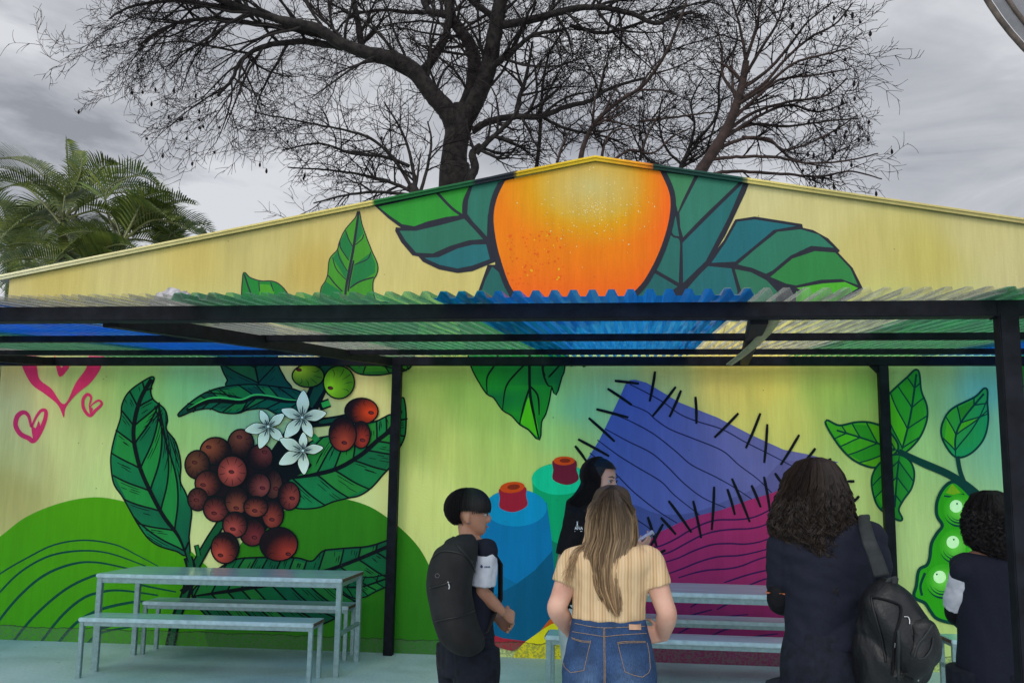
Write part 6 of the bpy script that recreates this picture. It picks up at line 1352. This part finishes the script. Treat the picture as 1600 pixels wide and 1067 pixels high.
def girl():
    s = Fig('girl with long straight black hair and black shirt, holding a phone near the spools', 914, 5.2, -22, 1.66); p = s.px; root = s.root
    skin = skin_mat('light_skin', (.50, .30, .23)); m = MB(); zs = p(914, 795).z; zw = p(914, 895).z; zh = p(914, 940).z; top = p(930, 716).z
    TR = [(zh-.10, .14, .11, 0, 0), (zh, .148, .115, 0, 0), (zw, .115, .09, 0, 0), (zw+.14, .13, .10, 0, 0), (zs-.07, .15, .095, 0, 0), (zs-.02, .135, .075, 0, 0), (zs+.01, .07, .055, 0, 0), (zs+.03, .046, .046, 0, 0)]
    loft(m, s.rings(TR), 24); s.legs(m, .14); HMt = s.HM(Vector((p(934, 800).x, 0, top-.215)), -28, -6); limb_rings(m, [s.L(0, 0, zs-.02), HMt @ Vector((0, -.01, .03)), HMt @ Vector((0, -.012, .08))], [.046, .042, .046]); head(m, HMt, .21, .96)
    Rs, Re, Rw = s.L(.145, 0, zs-.04), p(876, 905, -.16), p(935, 890, -.20); Ls, Le, Lw = s.L(-.145, 0, zs-.04), p(968, 890, .1), p(996, 860, -.06)
    for a, b, c in ((Rs, Re, Rw), (Ls, Le, Lw)): limb_rings(m, [a, a.lerp(b, .4), b, b.lerp(c, .4), c], [.040, .037, .031, .029, .020])
    hand(m, Lw, p(1012, 845, -.06)-Lw, Vector((-.2, .4, 1)), Vector((-.5, -.6, .5)), 28, .82); hand(m, Rw, Vector((1, -.1, .2)), Vector((0, 1, .2)), Vector((0, 0, 1)), 25, .82)
    fuse('body', m, .005, skin, root, 4); face(HMt, root, Vector((0, 0, 0)), hh=.21)
    m = MB(); loft(m, s.rings([(zh-.02, .150, .12, 0, 0), (zw, .128, .10, 0, 0), (zw+.14, .135, .103, 0, 0), (zs-.07, .15, .095, 0, 0), (zs-.02, .135, .075, 0, 0), (zs+.01, .07, .055, 0, 0)], .012), 26)
    for a, b in ((Rs, Re), (Ls, Le)): e = a.lerp(b, .62); limb_rings(m, [a.lerp(s.L(0, 0, zs-.05), .3), a, a.lerp(e, .5), e], [.05, .053, .054, .056])
    o = fuse('shirt', m, .006, M_DARK, root, 4, folds(.007, 9, 6, 2))
    m = MB(); loft(m, s.rings([(zh-.12, .145, .115, 0, 0), (zh+.005, .154, .122, 0, 0)], .012), 26); s.legs(m, .16, .02, foot=False); fuse('trousers', m, .007, simple('pale_trousers', (.42, .52, .54), .8, 0, .08, 20), root, 4, folds(.006, 8, 4, 1)); s.shoes(.09, M_SHOE)
    # print on the sleeve
    bvh = __import__('mathutils.bvhtree', fromlist=['BVHTree']).BVHTree.FromPolygons([v.co.copy() for v in o.data.vertices], [tuple(w.vertices) for w in o.data.polygons]); O = Vector((0, 0, EYE))-s.o
    def hit(x, y, d=.002): h = bvh.ray_cast(O, ray(x, y).normalized()); return h[0]+h[1]*d if h[0] else None
    cu_ = bpy.data.curves.new('sleeve_print', 'FONT'); cu_.body = 'ANA'; cu_.size = 1; cu_.offset = .02; to = bpy.data.objects.new('tt', cu_); col.objects.link(to)
    dg = bpy.context.evaluated_depsgraph_get(); dg.update(); tm = bpy.data.meshes.new_from_object(to.evaluated_get(dg)); bpy.data.objects.remove(to)
    xs_ = [v.co.x for v in tm.vertices]; x0, x1 = min(xs_), max(xs_); h_ = max(v.co.y for v in tm.vertices); M_PR = simple('white_print', (.75, .78, .80), .5, 0, .03); k = MB(); ok = True; vs = []
    for v in tm.vertices:
        q = hit(897.5+(v.co.x-x0)/(x1-x0)*13, 827-v.co.y/h_*4.6)
        if q is None: ok = False; break
        vs.append(q)
    if ok: k.add(vs, [tuple(f.vertices) for f in tm.polygons])
    for (a, b, c, d) in ((897.5, 829.0, 909.5, 830.0), (900.6, 814.5, 902.8, 815.5), (901, 816.3, 902.4, 820.2), (900, 820.8, 903.4, 821.6)):
        q = [hit(a, b), hit(c, b), hit(c, d), hit(a, d)]
        if all(q): k.add(q, [(0, 1, 2, 3)])
    if k.v: k.build('sleeve_print', M_PR, o)
    # hair: straight, falling behind the shoulder
    ctr = [(715, 931, 10), (722, 928, 20), (738, 925, 26), (760, 916, 23), (785, 906, 20), (810, 900, 17), (835, 893, 12), (858, 889, 7)]; pxm = s.Y/F_PX
    zz_ = [p(930, c[0]).z for c in ctr]
    def lk(z):
        for i in range(len(ctr)-1):
            if zz_[i] >= z >= zz_[i+1]: t = (zz_[i]-z)/(zz_[i]-zz_[i+1]); return lerp(ctr[i][1], ctr[i+1][1], t), lerp(ctr[i][2], ctr[i+1][2], t)
        return ctr[-1][1:] if z < zz_[-1] else ctr[0][1:]
    def path(r, k):
        out = []; side = r.random() < .22
        az = r.uniform(-118, 118) if not side else r.uniform(92, 122)*r.choice((-1, 1)); n1 = 7
        lay = r.uniform(1.03, 1.10)
        for i in range(n1): out.append(scalp(HMt, az*(i/(n1-1))**.5 if abs(az) > 90 else az, lerp(84, -8 if abs(az) > 92 else -28, i/(n1-1)), lay, .21))
        q = out[-1]; u = r.uniform(-1, 1); zend = zz_[-1]+r.uniform(-.02, .09)*(1+abs(u)); n = 14
        for i in range(1, n+1):
            t = i/n; z = lerp(q.z, zend, t); c, h = lk(z); tgt = Vector((p(c, 850).x+u*h*pxm, -.10-.05*t+.03*abs(u)+r.gauss(0, .001), z)); out.append(Vector((lerp(q.x, tgt.x, min(1, t*1.8)), lerp(q.y, tgt.y, min(1, t*1.8)), z)))
        return out
    m = strands('hair', root, 1500, path, lambda t, b, q: tuple(v*(.5+b) for v in (.012, .010, .011)), .0021, .0009, 3, seed=12)
    k = MB(); rg = [[scalp(HMt, a_, max(e, 26 if abs(((a_+180) % 360)-180) > 125 else (-6 if abs(((a_+180) % 360)-180) > 100 else -90)), 1.05, .21) for a_ in range(0, 360, 15)] for e in (-30, -10, 10, 30, 50, 70, 84)]
    vs = [v for g_ in rg for v in g_]; m.add(vs, [(i*24+j, i*24+(j+1) % 24, (i+1)*24+(j+1) % 24, (i+1)*24+j) for i in range(6) for j in range(24)]+[tuple(6*24+j for j in range(24))], (.007, .006, .007))
    m.build('hair', M_HAIR, root)
    # phone
    c = at(1003, 843, s.Y-.07); ph = empty('phone', c); tag(ph, 'pale lilac phone held up in the hand of the black haired girl', 'phone')
    a = (at(1020, 831, s.Y-.07)-at(987, 853, s.Y-.07)).normalized(); n = Vector((-.35, .35, .85)); n = (n-a*n.dot(a)).normalized(); b = n.cross(a); M = Matrix(((a.x, b.x, n.x, 0), (a.y, b.y, n.y, 0), (a.z, b.z, n.z, 0), (0, 0, 0, 1)))
    k = MB(); k.box((-.074, -.036, -.004), (.074, .036, .004), .0035, M); k.build('phone_case', simple('lilac_case', (.45, .45, .66), .35, 0, .04), ph, True)
    k = MB(); k.box((-.068, -.031, .0041), (.068, .031, .0049), .0004, M); k.build('screen', simple('phone_screen', (.02, .02, .025), .1, 0, .05), ph)
    k = MB(); k.box((.038, .002, -.0062), (.064, .028, -.0041), .0008, M); k.build('camera_bump', simple('camera_glass', (.10, .08, .16), .2, 0, .1), ph)
girl()

# ------------------------------------------------------------------ round shade at the upper right, close to the camera
def shade():
    Y = 3.2; r0 = .95
    A = at(1556, 0, Y); B = at(1600, 58, Y); d = (B-A).normalized()
    n2 = Vector((d.z*-1, 0, d.x)); n2 = Vector((-d.z, 0, d.x)); n2 = n2 if n2.x > 0 else -n2
    c = (A+B)/2+n2*r0*.97; o = empty('round_shade', (c.x, c.y, 0)); tag(o, 'grey round sun shade with a brown hem, just inside the upper right corner', 'sun shade')
    M_F = simple('grey_canvas', (.17, .17, .18), .8, 0, .15, 6, .2, 60); M_H = simple('brown_hem', (.10, .075, .06), .8, 0, .3, 30)
    cz = c.z; T = Matrix.Translation((0, 0, cz)) @ Matrix.Rotation(R(90), 4, 'X')
    def ringpt(rr, a, dep): return Vector((rr*math.cos(a), dep, cz+rr*math.sin(a)))
    n = 96; cup = [(1., 0), (.93, .03), (.80, .075), (.6, .12), (.3, .15), (.05, .16)]; vs = []; 
    for f, dep in cup: vs += [ringpt(r0*f*.985, 2*math.pi*k/n, dep) for k in range(n)]
    mesh_obj('canvas', vs, [(i*n+k, i*n+(k+1) % n, (i+1)*n+(k+1) % n, (i+1)*n+k) for i in range(len(cup)-1) for k in range(n)]+[tuple((len(cup)-1)*n+k for k in range(n))], M_F, o, True)
    for f, w, nm in ((1., .011, 'hem'), (.925, .008, 'rib_ring')):
        m = MB(); P = [ringpt(r0*f, 2*math.pi*k/n, 0 if f == 1. else .022) for k in range(n)]; vs = []
        for k, q in enumerate(P):
            a = 2*math.pi*k/n; e = Vector((math.cos(a), 0, math.sin(a)))
            for j in range(8): b_ = j*math.pi/4; vs.append(q+e*math.cos(b_)*w+Vector((0, 1, 0))*math.sin(b_)*.010)
        m.add(vs, [(k*8+j, k*8+(j+1) % 8, ((k+1) % n)*8+(j+1) % 8, ((k+1) % n)*8+j) for k in range(n) for j in range(8)]); m.build(nm, M_H, o, True)
    m = MB(); m.tube([Vector((.0, .17, 0)), Vector((0, .17, cz-.0))], .03, 12); m.build('pole', M_BLACK, o, True)
shade()
